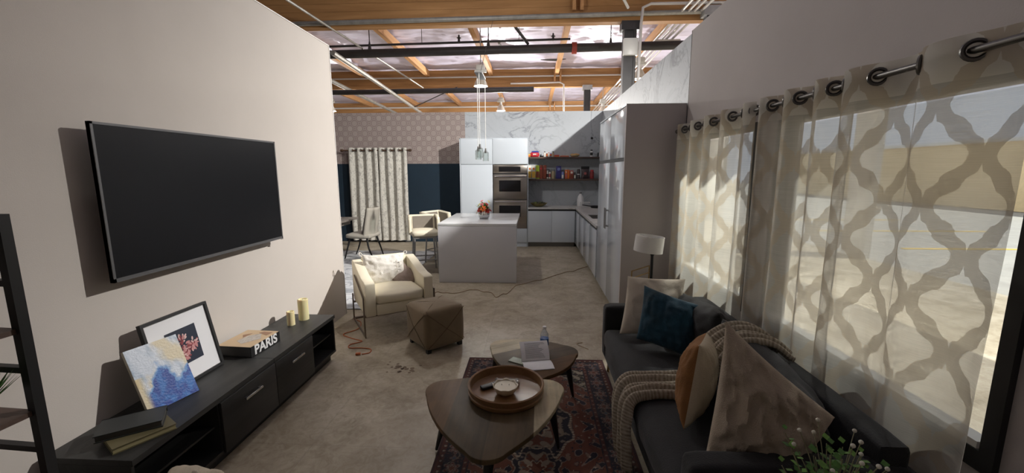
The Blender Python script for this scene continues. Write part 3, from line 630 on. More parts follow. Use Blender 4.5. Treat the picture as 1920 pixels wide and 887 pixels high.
b.tube([(-.1, -.12, .11), (.1, -.12, .11), (.1, .12, .11), (-.1, .12, .11)], .005, 6, True); obj('rack', b, M_white, t)
t = thing('black_pan', 'black frying pan beside the dish rack', 'pan', (1.38, 9.2, .896)); obj('pan', B().lathe([(0, 0), (.10, 0), (.13, .045), (.125, .045), (.097, .006), (0, .006)], n=26), M_black, t); obj('handle', B().tube([(-.12, -.02, .04), (-.30, -.06, .07)], .01, 8), M_black, t)

# ================================================================== DINING SIDE
def opaque_curtain_mat():
    m = mat('patterned drape', (.5, .5, .45), .85); g = G(m); v = g.obj((18, 18, 14)); f = g.noise(v, 1, 5, .7, 1.2)
    c = g.ramp(f, [(.38, (.36, .345, .31)), (.48, (.62, .60, .54)), (.7, (.72, .70, .63))]); g.nt.links.new(c, g.nt.nodes['Principled BSDF'].inputs['Base Color']); return m
M_drape = opaque_curtain_mat()
def curtain(name, label, p0, p1, z0, z1, nf, amp, m, group=None, cat='curtain', depth_dir=(0, -1), seed=0, nx=None, nz=26, ringm=None, rodz=None, spread=0, thick=0, profile=None, zlen=None):
    """panel between plan points p0,p1; folds are waves of depth amp with nf periods"""
    p0, p1 = Vector(p0), Vector(p1); L = (p1-p0).length; dx = (p1-p0)/L; dn = Vector(depth_dir)
    t = thing(name, label, cat, (p0.x, p0.y, z0), group=group); nx = nx or int(nf*22)
    def off(u, v):
        k = 1.0+.25*noise.noise(Vector((u*nf*.9, seed*3.1, 0)))
        a = amp*(.8+.35*noise.noise(Vector((u*nf*.5+seed, v*1.2, 4))))
        w_ = math.sin(2*PI*nf*u + .5*noise.noise(Vector((u*3+seed, v*.9, 2)))*(1-v)*3)
        w_ = math.copysign(abs(w_)**.75, w_)
        return a*w_ + .012*fbm(u*nf*3, v*3, seed)*(1-v)
    def fn(u, v):
        s = u*L + spread*(u-.5)*(1-v) + .02*noise.noise(Vector((u*nf, v*2, seed)))*(1-v)
        q = p0 + dx*s + dn*off(u, v); return Vector((q.x-p0.x, q.y-p0.y, v*(z1-z0)))
    # arclength uv
    arc = [0]
    for i in range(nx):
        a, c = fn(i/nx, .5), fn((i+1)/nx, .5); arc.append(arc[-1]+math.hypot(a.x-c.x, a.y-c.y))
    bb = B(); bb.grid(nx, nz, fn, lambda u, v: (arc[int(round(u*nx))]+seed*.37, z0+v*(z1-z0)))
    c = obj('fabric', bb, m, t, ang=180)
    if rodz is not None:
        n_r = int(nf*2)
        for k in range(n_r+1):
            u = k/n_r
            if u > 1: continue
            u = min(.985, max(.015, u)); q = p0+dx*(u*L); sg = 1 if k % 2 else -1
            ax = (Vector((dx.x, dx.y, 0))*.80 + Vector((dn.x, dn.y, 0))*.6*sg).normalized(); e1 = Vector((0, 0, 1)); e2 = ax.cross(e1); R = .030
            obj('grommet', B().tube([Vector((q.x-p0.x, q.y-p0.y, rodz-z0))+e1*R*math.cos(a*PI/9)+e2*R*math.sin(a*PI/9) for a in range(18)], .008, 7, True), ringm or M_pewter, t)
    return t
M_pewter = mat('dark pewter', (.12, .115, .11), .3, .9)
curtain('dining_curtain', 'pale patterned drape on the back wall of the dining side, left panel', (-4.36, 9.72), (-3.66, 9.72), .05, 2.25, 3.5, .05, M_drape, 'dining curtains', seed=1, rodz=2.19)
curtain('dining_curtain', 'pale patterned drape on the back wall of the dining side, right panel', (-3.64, 9.72), (-2.96, 9.72), .05, 2.25, 3.5, .05, M_drape, 'dining curtains', seed=2, rodz=2.19)
t = thing('curtain_rod', 'bronze curtain rod on the wallpapered back wall', 'curtain rod', (-3.65, 9.72, 2.19)); obj('rod', B().tube([(-.85, 0, 0), (.76, 0, 0)], .016, 10), C('bronze', (.09, .05, .03)), t)
for s_ in (-.86, .77): obj('finial', B().cone((s_-.03, 0, 0), (s_+.03, 0, 0), .03, n=14), C('bronze', (.09, .05, .03)), t); obj('bracket', B().tube([(s_*.95, 0, 0), (s_*.95, .15, 0)], .01, 8), C('bronze', (.09, .05, .03)), t)
# dining rug
def rug2(): 
    m = mat('abstract rug', (.5, .5, .5), .95); g = G(m); f = g.noise(g.obj((.9, 1.6, 1)), 1.1, 4, .55, 2.5)
    c = g.ramp(f, [(.36, (.60, .61, .62)), (.46, (.66, .67, .68)), (.49, (.28, .30, .33)), (.52, (.55, .57, .60)), (.62, (.70, .71, .72))]); g.nt.links.new(c, g.nt.nodes['Principled BSDF'].inputs['Base Color']); g.bump(g.noise(g.obj(), 200, 2), .3); return m
tag(obj('dining_rug', B().span((-5.4, 4.84, 0.002), (-2.02, 8.6, .012), bev=.003), rug2()), 'white and grey abstract rug under the dining table', 'rug')
# dining table
M_dtab = wood('grey driftwood', (.16, .135, .12), (.30, .27, .24), 0, .4)
t = thing('dining_table', 'long dining table with grey wooden top behind the left wall', 'table', (-4.55, 7.9, .012))
obj('tabletop', B().span((-1.0, -.48, .715), (.92, .48, .755), bev=.006), M_dtab, t); obj('apron', B().span((-.85, -.4, .62), (.78, .4, .714)), M_dtab, t)
obj('pedestal', B().span((.25, -.3, .05), (.37, .3, .62)).span((.15, -.38, 0), (.47, .38, .05)), M_black, t); obj('pedestal', B().span((-.45, -.3, .05), (-.33, .3, .62)).span((-.55, -.38, 0), (-.23, .38, .05)), M_black, t)
M_cf = mat('dining chair fabric', (.45, .42, .36), .8, var=.06, bump=.1); M_cfd = mat('grey chair back', (.16, .14, .13), .8, var=.08)
def dining_chair(loc, rz, label):
    t = thing('dining_chair', label, 'chair', loc, rz, 'dining chairs')
    obj('seat', cushion_b((0, 0, .45), (.50, .50, .09), .035, .02, 2, 8), M_cf, t)
    b = B(); b.grid(16, 12, lambda u, v: Vector(((u-.5)*(.50-.04*v), .22+.10*v-.10*(2*abs(u-.5))**2.2, .42+v*.58)))
    bk = obj('backrest', b, [M_cf], t); md = bk.modifiers.new('s', 'SOLIDIFY'); md.thickness = .05; md.offset = 0
    b = B(); b.grid(16, 12, lambda u, v: Vector(((u-.5)*(.46-.04*v), .188+.10*v-.10*(2*abs(u-.5))**2.2, .50+v*.48))); obj('inner_back', b, M_cfd, t)
    for sx_ in (-1, 1):
        for sy_ in (-1, 1):
            P = smoothpath([(sx_*.19, sy_*.17, .42), (sx_*.23, sy_*.22, .22), (sx_*.21, sy_*.30, .0)], 5); obj('leg', B().tube(P, [.022-.010*i/(len(P)-1) for i in range(len(P))], 8), M_black, t)
    return t
dining_chair((-3.36, 7.95, .012), -PI/2-.1, 'upholstered dining chair with dark inner back at the right end of the dining table')
dining_chair((-4.6, 6.75, .012), PI, 'upholstered dining chair half hidden behind the left wall')
# bar stools
def bar_stool(loc, rz, label):
    t = thing('bar_stool', label, 'bar stool', loc, rz, 'bar stools at the island')
    obj('seat', cushion_b((0, 0, .68), (.44, .44, .10), .04, .015, 5, 8), M_armch, t)
    b = B()
    def fn(u, v):
        a = (u-.5)*2; x = .235*math.copysign(min(1, abs(a)*1.9), a); y = .22 - max(0, abs(a)-.5)*.60; return Vector((x, y+.05*v, .66+v*(.30-.08*max(0, abs(a)-.55))))
    b.grid(24, 8, fn); bk = obj('backrest', b, M_armch, t); md = bk.modifiers.new('s', 'SOLIDIFY'); md.thickness = .05; md.offset = 0
    b = B(); b.grid(24, 8, lambda u, v: fn(.04+.92*u, .06+.86*v) + Vector((0, -.031, 0)) if abs(u-.5) < .25 else fn(.04+.92*u, .06+.86*v) + Vector((-.031*math.copysign(1, u-.5), 0, 0)))
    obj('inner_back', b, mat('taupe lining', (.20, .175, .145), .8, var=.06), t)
    for sx_ in (-1, 1):
        for sy_ in (-1, 1): obj('leg', B().tube([(sx_*.17, sy_*.17, .63), (sx_*.205, sy_*.205, 0)], .014, 8), M_grey, t)
    obj('footrest', B().tube([(-.195, -.195, .24), (.195, -.195, .24), (.195, .195, .24), (-.195, .195, .24)], .010, 8, True), M_grey, t); obj('seat_frame', B().span((-.19, -.19, .60), (.19, .19, .63)), M_grey, t)
    return t
st = bar_stool((-1.84, 6.85, 0), .35, 'cream low-back bar stool nearest the living room, left of the island')
dup(st, (-1.74, 7.6, 0), 1.0, 'cream low-back bar stool behind the nearer one')

# ================================================================== LEFT WALL : TV, console
t = thing('television', 'large black flat television mounted on the left wall', 'television', (XL+.02, 2.68, 1.54))
TH = .405; TW = .725
obj('screen', B().span((.0805, -TW+.012, -TH+.02), (.082, TW-.012, TH-.012)), M_screen, t)
obj('back_shell', B().span((.05, -TW+.03, -TH+.03), (.068, TW-.03, TH-.03), bev=.008), M_black, t)
obj('bezel', B().span((.06, -TW, TH-.012), (.084, TW, TH)).span((.06, -TW, -TH), (.084, TW, -TH+.02)).span((.06, -TW, -TH), (.084, -TW+.012, TH)).span((.06, TW-.012, -TH), (.084, TW, TH)).span((.06, -TW, -TH), (.08, TW, TH)), M_grey if False else mat('dark bezel', (.16, .16, .165), .35, .5), t)
obj('wall_mount', B().span((-.019, -.25, -.2), (.05, .25, .2)), M_black, t)
obj('logo_plate', B().span((.084, .69, -.412), (.0855, .725, -.404)), M_grey, t)
# console
CX0, CX1 = -2.22, -1.80; CY0, CY1 = 1.585, 3.50; CZ = .42
t = thing('tv_console', 'long low charcoal media console with open shelves at both ends', 'media console', (CX0, CY0, 0))
W_ = CX1-CX0; L_ = CY1-CY0; d1 = .52; d2 = 1.03; d3 = 1.52; z0 = .07
b = B().span((0, 0, CZ-.03), (W_+.01, d2-.002, CZ)).span((0, d2+.002, CZ-.03), (W_+.01, L_, CZ)); obj('top_board', b, M_darkwood, t)
b = B().span((0.02, 0.0, z0), (W_, L_, z0+.02))
for y in (0, d1-.008, d2-.008, d3-.008, L_-.016): b.span((.0, y, z0), (W_-.002, y+.016, CZ-.031))
b.span((0, .0, z0), (.012, L_, CZ-.031)); obj('carcass', b, M_darkwood, t)
obj('shelf', B().span((.013, .017, .235), (W_-.03, d1-.01, .247)), M_darkwood, t); obj('shelf', B().span((.013, d3+.01, .235), (W_-.03, L_-.018, .247)), M_darkwood, t)
for a, c in ((d1, d2), (d2, d3)):
    d = obj('drawer', B().span((W_-.001, a+.003, z0+.0), (W_+.016, c-.003, CZ-.034), bev=.0015), M_darkwood, t)
    ym = (a+c)/2; obj('handle', B().box((W_+.035, ym, CZ-.11), (.012, .16, .014), bev=.003).box((W_+.022, ym-.06, CZ-.11), (.02, .01, .01)).box((W_+.022, ym+.06, CZ-.11), (.02, .01, .01)), M_chrome, d)
obj('plinth', B().span((.03, .03, 0), (W_-.04, L_-.03, z0)), M_black, t)
# candles
for (x, y, r, h, lab) in ((-2.035, 3.235, .031, .12, 'short ivory pillar candle on the console'), (-2.0, 3.37, .042, .185, 'tall ivory pillar candle near the console end')):
    t = thing('pillar_candle', lab, 'candle', (x, y, CZ+.001), group='pillar candles')
    obj('wax', B().lathe([(0, 0), (r, 0), (r, h-.004), (r-.004, h), (r*.7, h-.002), (r*.6, h-.008), (0, h-.008)], n=28), M_candle, t); obj('wick', B().tube([(0, 0, h-.01), (.001, 0, h+.004)], .0012, 5), M_black, t)
# PARIS book
t = thing('coffee_table_book', 'thick black book with PARIS on its spine and a tan cover', 'book', (-2.07, 2.77, CZ+.001), -.06)
obj('page_block', B().span((-.125, -.146, .006), (.124, .146, .069)), C('grey page edge', (.055, .055, .055)), t)
obj('cover', B().span((-.13, -.15, 0), (.13, .15, .006)).span((-.13, -.15, .069), (.13, .15, .075)).span((.124, -.15, 0), (.13, .15, .075)), M_black, t)
obj('cover_print', B().span((-.128, -.148, .0752), (.128, .148, .0758)), mat('tan cover print', (.50, .36, .22), .4), t)
b = B(); b.poly([(-.05, -.06, .0762), (.02, -.10, .0762), (.09, .0, .0762), (.03, .09, .0762), (-.04, .04, .0762)], (0, 0, .0003)); obj('cover_picture', b, mat('cover building', (.42, .38, .34), .4, var=.5, vs=25, stretch=(8, 1, 1)), t)
b = B(); b.poly([(-.09, .05, .0762), (-.05, .0, .0762), (-.04, .09, .0762)], (0, 0, .0003)); b.poly([(.0, .1, .0762), (.09, .06, .0762), (.1, .12, .0762), (.02, .13, .0762)], (0, 0, .0003)); obj('cover_shading', b, mat('cover brown', (.25, .13, .07), .4), t)
def text(name, s, size, m, parent, loc, rot, ext=.0006, al='CENTER'):
    cu = bpy.data.curves.new(name, 'FONT'); cu.body = s; cu.size = size; cu.extrude = ext; cu.align_x = al; cu.align_y = 'CENTER'; cu.offset = size*.03
    o = bpy.data.objects.new(name, cu); COL.objects.link(o); bpy.context.view_layer.update()
    me = bpy.data.meshes.new_from_object(o.evaluated_get(bpy.context.evaluated_depsgraph_get())); bpy.data.objects.remove(o)
    me.materials.clear(); q = obj(name, me, m, parent, loc, smooth=False); q.rotation_euler = rot; return q
text('spine_title', 'PARIS', .095, M_white, t, (.1312, .0, .0375), (PI/2, 0, PI/2))
# two old books
t = thing('old_book', 'pale worn book lying flat under the black one', 'book', (-1.92, 1.76, CZ+.001), -.55)
obj('cover', B().span((-.085, -.12, 0), (.085, .12, .004)).span((-.085, -.12, .026), (.085, .12, .03)).span((-.085, -.12, 0), (-.081, .12, .03)), C('worn olive cover', (.13, .11, .055)), t); obj('page_block', B().span((-.08, -.117, .004), (.08, .117, .026)), C('aged pages', (.32, .28, .15)), t)
t = thing('old_book', 'black book lying on top of the pale worn book', 'book', (-1.975, 1.78, CZ+.032), -.95)
obj('cover', B().span((-.08, -.125, 0), (.08, .125, .005)).span((-.08, -.125, .030), (.08, .125, .035)).span((-.08, -.125, 0), (-.075, .125, .035)), C('dull black cover', (.03, .032, .032)), t); obj('page_block', B().span((-.075, -.12, .005), (.075, .12, .030)), C('dark page edges', (.06, .058, .05)), t)

def leaning(name, label, cat, p):
    """empty whose local x runs along bottom edge, y = up the leaning face, z = towards the room"""
    x, y, a, lean = p; e = Vector((math.sin(a), math.cos(a), 0)); nr = Vector((math.cos(a), -math.sin(a), 0)); up = Vector((0, 0, math.cos(lean)))-nr*math.sin(lean)
    n2 = e.cross(up); t = thing(name, label, cat); t.matrix_world = Matrix(((e.x, up.x, n2.x, x), (e.y, up.y, n2.y, y), (e.z, up.z, n2.z, CZ+.003), (0, 0, 0, 1))); return t
t = leaning('framed_print', 'black framed flower print with wide white mat leaning on the wall', 'picture', (-2.105, 2.065, .023, .19)); FW, FH = .455, .44
obj('frame', B().span((0, 0, 0), (FW, .016, .024)).span((0, FH-.016, 0), (FW, FH, .024)).span((0, .016, 0), (.016, FH-.016, .024)).span((FW-.016, .016, 0), (FW, FH-.016, .024)), M_black, t)
obj('mat_board', B().span((.014, .014, .004), (FW-.014, FH-.014, .012)), mat('mat board', (.72, .72, .74), .8), t)
pr = obj('print', B().span((.125, .115, .0125), (.335, .335, .0135)), mat('ink blue print', (.010, .016, .035), .6), t)
PK = [mat('petal pink', (.50, .22, .22), .7), mat('petal dark', (.22, .04, .05), .7), mat('petal pale', (.62, .42, .40), .7)]
bs = [B(), B(), B()]
for cx, cy, R in ((.215, .245, .055), (.285, .215, .036), (.22, .175, .034)):
    for i in range(34):
        a = random.uniform(0, 2*PI); rr = R*math.sqrt(random.random()); px, py = cx+rr*math.cos(a), cy+rr*math.sin(a); l = random.uniform(.010, .017); w2 = l*.5; th = a+random.uniform(-.6, .6)
        pts = [(px+l*math.cos(k*PI/4)*math.cos(th)-w2*math.sin(k*PI/4)*math.sin(th), py+l*math.cos(k*PI/4)*math.sin(th)+w2*math.sin(k*PI/4)*math.cos(th), .0137+i*.00004) for k in range(8)]
        bs[i % 3].poly(pts, (0, 0, .0002))
for k in range(3): obj(('pink_petals', 'dark_petals', 'pale_petals')[k], bs[k], PK[k], pr)
t = leaning('painted_canvas', 'blue, white and ochre abstract painting on canvas leaning at an angle', 'painting', (-2.035, 1.925, .26, .40)); KW, KH = .262, .36
obj('canvas', B().span((0, 0, -.02), (KW, KH, 0)), mat('canvas side', (.45, .42, .34), .8), t)
o = obj('painted_face', B().grid(100, 130, lambda u, v: Vector((u*KW, v*KH, .0006))), colmat('abstract paint', .45, .2, 90), t)
def artcol(c):
    u, v = c.x/KW, c.y/KH; n1 = fbm(u*2.2+3, v*2.2, 1); n2 = fbm(u*6, v*6, 5); n3 = fbm(u*3.1+9, v*2+u*2, 8); h = v + .22*n1+.08*n2 - .25*math.exp(-((u-.42)/.13)**2)*.9
    white = (.55, .60, .68); grey = (.28, .36, .46); och = (.60, .52, .36); blue = (.006, .045, .27); lb = (.10, .25, .52)
    mixc = lambda a, b, t: tuple(p+(q-p)*max(0, min(1, t)) for p, q in zip(a, b))
    base = mixc(white, grey, (n3-.05)*2.4+.1); base = mixc(base, och, (fbm(u*2+7, v*2.5+2, 3)+ (u-.45)*.9)*1.6 if v > .35 else 0)
    if h < .41: base = mixc(blue, (.02, .13, .42), n2*2+.4) if h < .38 else lb
    elif h < .47: base = mixc(lb, base, (h-.41)*14)
    if u < .16 and v < .55: base = mixc(base, (.55, .45, .25), (.16-u)*9)
    if h < .41 and u < .12: base = mixc(base, och, (.12-u)*10)
    return base
paint(o, artcol)

# ladder shelf at left
t = thing('ladder_shelf', 'black metal shelving unit with dark wooden shelves at the left edge', 'shelving unit', (-1.80, 1.30, 0), -.06)
for (x, y) in ((0, 0), (-.36, 0), (0, -.62), (-.36, -.62)): obj('upright', B().span((x-.016, y-.016, 0), (x+.016, y+.016, 1.56)), M_black, t)
for z in (.52, .83, 1.14, 1.475): obj('shelf_board', B().span((-.345, -.61, z), (.0, -.005, z+.018)), M_shelfwood, t)
for z in (.68, .99, 1.31, 1.545): obj('crossbar', B().span((-.345, -.012, z), (-.016, .012, z+.022)), M_black, t); obj('crossbar', B().span((-.345, -.632, z), (-.016, -.608, z+.022)), M_black, t)
t = thing('potted_grass', 'small green grass plant in a white pot on the shelving unit', 'potted plant', (-1.905, 1.215, .849))
obj('pot', B().lathe([(0, 0), (.038, 0), (.05, .07), (.046, .07), (.036, .01), (0, .05)], n=20), M_white, t)
b = B()
for i in range(90):
    a = random.uniform(0, 2*PI); e = random.uniform(.7, 1.5); L = random.uniform(.09, .16); d = Vector((math.cos(a)*math.cos(e), math.sin(a)*math.cos(e), math.sin(e))); s_ = d.cross(Vector((0, 0, 1))).normalized()*.004; o_ = Vector((d.x*.03, d.y*.03, .05))
    b.poly([o_-s_, o_+d*L*.6-s_*1.1, o_+d*L, o_+d*L*.6+s_*1.1, o_+s_], (0, 0, .0008))
obj('grass_blades', b, M_leaf, t)

# ================================================================== ARMCHAIR, OTTOMAN
t = thing('armchair', 'ivory armchair with sloping arms on a flat metal frame', 'armchair', (-1.59, 4.46, 0), math.radians(33))
# local: faces -y ; width .72 , depth .74
def arm_b(sx_):
    pts = [(-.36, .22), (-.36, .57), (-.31, .585), (-.18, .59), (.0, .63), (.18, .675), (.33, .70), (.37, .69), (.37, .26), (.32, .22)]
    x0 = sx_*.36; return B().poly([(x0, y, z) for y, z in pts], (-sx_*.105, 0, 0), bev=.014)
for s_ in (-1, 1): obj('arm', arm_b(s_), M_armch, t)
b = B().poly([(0-.255, .24, .24), (-.255, .37, .26), (-.255, .385, .71), (-.255, .36, .725), (-.255, .29, .71)], (.51, 0, 0), bev=.016); obj('backrest', b, M_armch, t)
obj('base', B().box((0, -.05, .28), (.508, .62, .12), bev=.015), M_armch, t)
obj('seat_cushion', cushion_b((0, -.06, .39), (.50, .60, .12), .035, .022, 4, 12), M_armch, t)
M_fr = mat('bronze metal frame', (.20, .16, .13), .3, .9)
for s_ in (-1, 1):
    x = s_*.375; b = B(); w2 = .035
    for p, q in (((-.33, .0), (-.33, .42)), ((-.33, .42), (.12, .56)), ((-.345, .011), (.34, .011)), ((.33, .0), (.33, .30))):
        P, Q = Vector((x, p[0], p[1])), Vector((x, q[0], q[1])); d = Q-P; b.box((P+Q)/2, (.012, w2 if abs(d.z) > abs(d.y) else d.length+.02, d.length+.01 if abs(d.z) > abs(d.y) else .022), E(math.atan2(d.z, d.y)) if abs(d.z) <= abs(d.y) else None)
    obj('side_frame', b, M_fr, t)
obj('crossbar', B().span((-.375, .30, .0), (.375, .335, .02)).span((-.37, -.30, .20), (.37, -.27, .218)).span((-.37, .30, .20), (.37, .33, .218)), M_fr, t)
ck = thing('throw_pillow', 'white wrinkled pillow with corner ties on the ivory armchair', 'pillow')
a = math.radians(33); Rz = Matrix.Rotation(a, 4, 'Z')
ck.matrix_world = Matrix.Translation((-1.59, 4.46, 0)) @ Rz @ Matrix.Translation((-.05, .12, .60)) @ Matrix.Rotation(math.radians(70), 4, 'X') @ Matrix.Rotation(-.05, 4, 'Z')
obj('pillow', pillow_b(.47, .36, .17, 11, .018, sag=-.015, pinch=.05), mat('white pillow cotton', (.70, .67, .62), .9, var=.04, bump=.3, bs=90), ck)
for s_ in (-1, 1): obj('corner_tie', B().tube(smoothpath([(s_*.228, .172, 0), (s_*.255, .20, .01), (s_*.265, .17, .02), (s_*.235, .155, .01)], 4), .006, 6), MATS['white pillow cotton'], ck)
b = B()
for k in range(3): b.tube([(.10+.0, .06-.04*k, .083), (.19, .065-.04*k, .072)], .003, 5)
b.tube([(.13, .09, .08), (.13, -.06, .08)], .003, 5); obj('stitched_mark', b, MATS['white pillow cotton'], ck)
t = tag(obj('small_pillow', pillow_b(.30, .30, .10, 5, .008, 22), mat('taupe cushion', (.26, .20, .17), .9, bump=.3, bs=120)), 'small taupe pillow tucked behind the white one on the armchair', 'pillow')
t.matrix_world = Matrix.Translation((-1.59, 4.46, 0)) @ Rz @ Matrix.Translation((.155, .06, .50)) @ Matrix.Rotation(math.radians(40), 4, 'X') @ Matrix.Rotation(.6, 4, 'Z')
t = thing('ottoman', 'brown suede cube ottoman with diamond stitched sides', 'ottoman', (-.965, 3.885, 0), math.radians(42))
b = cushion_b((0, 0, .225), (.42, .42, .38), .035, .018, 9, 14, .004); obj('body', b, M_otto, t)
b = B()
for k in range(4):
    R = Matrix.Rotation(k*PI/2, 3, 'Z')
    for s_ in (-1, 1): b.tube([R @ Vector((s_*.19, -.213, .06)), R @ Vector((s_*.10, -.226, .14)), R @ Vector((0, -.2295, .22)), R @ Vector((-s_*.10, -.226, .31)), R @ Vector((-s_*.19, -.213, .39))], .0028, 5)
for s_ in (-1, 1): b.tube([(s_*.19, -.19, .412), (s_*.1, -.1, .426), (0, 0, .431), (-s_*.1, .1, .426), (-s_*.19, .19, .412)], .0026, 5)
obj('stitching', b, mat('dark suede seam', (.13, .09, .05), .9), t)
for x, y in ((-.17, -.17), (.17, -.17), (-.17, .17), (.17, .17)): obj('foot', B().span((x-.02, y-.02, 0), (x+.02, y+.02, .04)), M_black, t)

# ================================================================== RUG
RX0, RX1, RY0, RY1 = -.575, .635, 1.50, 3.56; RW, RL = (RX1-RX0)/2, (RY1-RY0)/2; RCX, RCY = (RX0+RX1)/2, 2.56
NXR, NYR = 260, 440
b = B(); b.grid(NXR, NYR, lambda u, v: Vector((RX0+u*(RX1-RX0), RY0+v*(RY1-RY0), .0095)))
t = thing('persian_rug', 'dark red and navy patterned oriental rug under the coffee tables', 'rug'); t.location = (0, 0, 0)
o = obj('pile', b, colmat('rug wool', .95, .4, 400), t)
obj('backing', B().span((RX0, RY0, .001), (RX1, RY1, .009)), mat('rug edge', (.05, .02, .02), .95), t)
navy = (.018, .017, .028); red = (.10, .028, .018); brick = (.155, .052, .032); cream = (.42, .34, .26); blue = (.07, .085, .12); plum = (.055, .018, .020); olive = (.10, .095, .06)
def rugcol(c):
    x, y = c.x-RCX, c.y-RCY; ax, ay = abs(x), abs(y); d = min(c.x-RX0, RX1-c.x, c.y-RY0, RY1-c.y); wob = .006*noise.noise(Vector((c.x*40, c.y*40, 0)))
    d += wob*.4; px = .5+.5*noise.noise(Vector((c.x*60, c.y*9, 3)))
    along = c.y if min(c.x-RX0, RX1-c.x) < min(c.y-RY0, RY1-c.y) else c.x
    def ro(p, q, P_, W2):
        s_ = (p % P_)/P_-.5; r = math.hypot(s_*P_, q)/W2; th = math.atan2(q, s_*P_); return r, th
    if d < .016: col = plum
    elif d < .024: col = (.10, .03, .02)
    elif d < .052:
        r, th = ro(along, d-.038, .045, .012); col = (.30, .22, .17) if r < .7 else (navy if r < 1 else (.09, .028, .02))
    elif d < .060: col = navy
    elif d < .165:
        q = d-.1125; r, th = ro(along, q, .17, .05); r2, th2 = ro(along+.085, q, .17, .042)
        pet = 1+.28*math.cos(6*th); pet2 = 1+.3*math.cos(4*th2)
        col = navy
        if r < .35*pet: col = brick
        elif r < .55*pet: col = (.25, .20, .17)
        elif r < .72*pet: col = (.14, .035, .03)
        elif r < .86*pet: col = (.20, .16, .14)
        if r2 < .3*pet2: col = blue
        elif r2 < .5*pet2: col = (.20, .13, .10)
        elif r2 < .62*pet2: col = plum
        z_ = abs(q-.03*math.sin(along*2*PI/.17+.6)); 
        if z_ < .004 and col == navy: col = (.18, .15, .12)
        if col == navy and noise.noise(Vector((along*90, q*90, 1))) > .35: col = (.12, .05, .04)
    elif d < .173: col = navy
    elif d < .20:
        r, th = ro(along, d-.1865, .05, .012); col = (.24, .16, .12) if r < .6 else (.10, .028, .02)
    elif d < .208: col = navy
    else:
        # field: mirrored scrolling motifs
        f1 = math.sin(ax*38+2*math.sin(ay*17))*math.sin(ay*34+1.5*math.sin(ax*21)); f2 = noise.noise(Vector((ax*24+4, ay*24, 7))); f3 = noise.noise(Vector((ax*55, ay*55, 2)))
        col = tuple(p*(.85+.3*px) for p in brick if True)
        if f1 > .62: col = navy
        elif f1 > .48: col = (.27, .20, .16)
        if f2 > .34: col = (.24, .15, .11)
        elif f2 > .27: col = navy
        if f3 > .55: col = cream if f2 > 0 else plum
        # medallions
        for my, RR in ((0, .29), (.42, .17), (-.42, .17), (.80, .15), (-.80, .15)):
            hx, hy = ax/.82, abs(y-my)/1.15; hh = max(hx, hy, (hx+hy)*.70)+.012*math.cos(math.atan2(y-my, ax)*8)
            k = hh/RR
            if k < 1:
                if k > .94: col = cream if (int(along*80) % 2) else (.2, .15, .12)
                elif k > .72: col = navy if noise.noise(Vector((ax*40, ay*40, 5))) < .25 else (.22, .17, .14)
                elif k > .66: col = (.26, .20, .15)
                elif k > .34:
                    col = brick if f3 < .3 else (.10, .09, .10)
                    if f1 > .4: col = (.30, .24, .19)
                elif k > .28: col = cream
                else: col = navy if f1 < .1 else brick
        # corner spandrels
        cc = (RW-.208-ax)/.30+(RL-.208-ay)/.34
        if cc < 1:
            col = olive if noise.noise(Vector((ax*30, ay*30, 9))) > .0 else navy
            if f3 > .32 or f1 > .6: col = (.36, .31, .24)
            elif f3 < -.4: col = red
        elif cc < 1.06: col = (.28, .22, .17)
    wear = .80+.35*noise.noise(Vector((c.x*3, c.y*3, 11))) + .18*noise.noise(Vector((c.x*150, c.y*150, 2)))
    return tuple(max(0, p*wear) for p in col)
paint(o, rugcol)

# ================================================================== COFFEE TABLES
def rtri(P, rad, bulge=.04, n=10):
    """rounded triangle with slightly bulging sides through corner points"""
    P = [Vector(p) for p in P]; out = []
    for i in range(3):
        A, Bp, C_ = P[i-1], P[i], P[(i+1) % 3]; u1 = (A-Bp).normalized(); u2 = (C_-Bp).normalized(); ang = u1.angle(u2); dd = rad/math.tan(ang/2); bis = (u1+u2).normalized(); cen = Bp+bis*(rad/math.sin(ang/2))
        s_, e_ = Bp+u1*dd, Bp+u2*dd; a0 = math.atan2((s_-cen).y, (s_-cen).x); a1 = math.atan2((e_-cen).y, (e_-cen).x)
        da = (a1-a0+PI) % (2*PI)-PI
        for k in range(n+1): out.append(cen+Vector((math.cos(a0+da*k/n), math.sin(a0+da*k/n)))*rad)
        nx_ = P[(i+1) % 3]; u3 = (P[i-2]-nx_) if False else (P[(i+2) % 3]-nx_).normalized(); ang2 = (-u2).angle(u3); e2 = nx_-u2*(rad/math.tan(ang2/2))
        nn = Vector((u2.y, -u2.x)); 
        if nn.dot(bis) > 0: nn = -nn
        for k in range(1, 8): t_ = k/8; out.append(e_.lerp(e2, t_)+nn*bulge*4*t_*(1-t_))
    return out
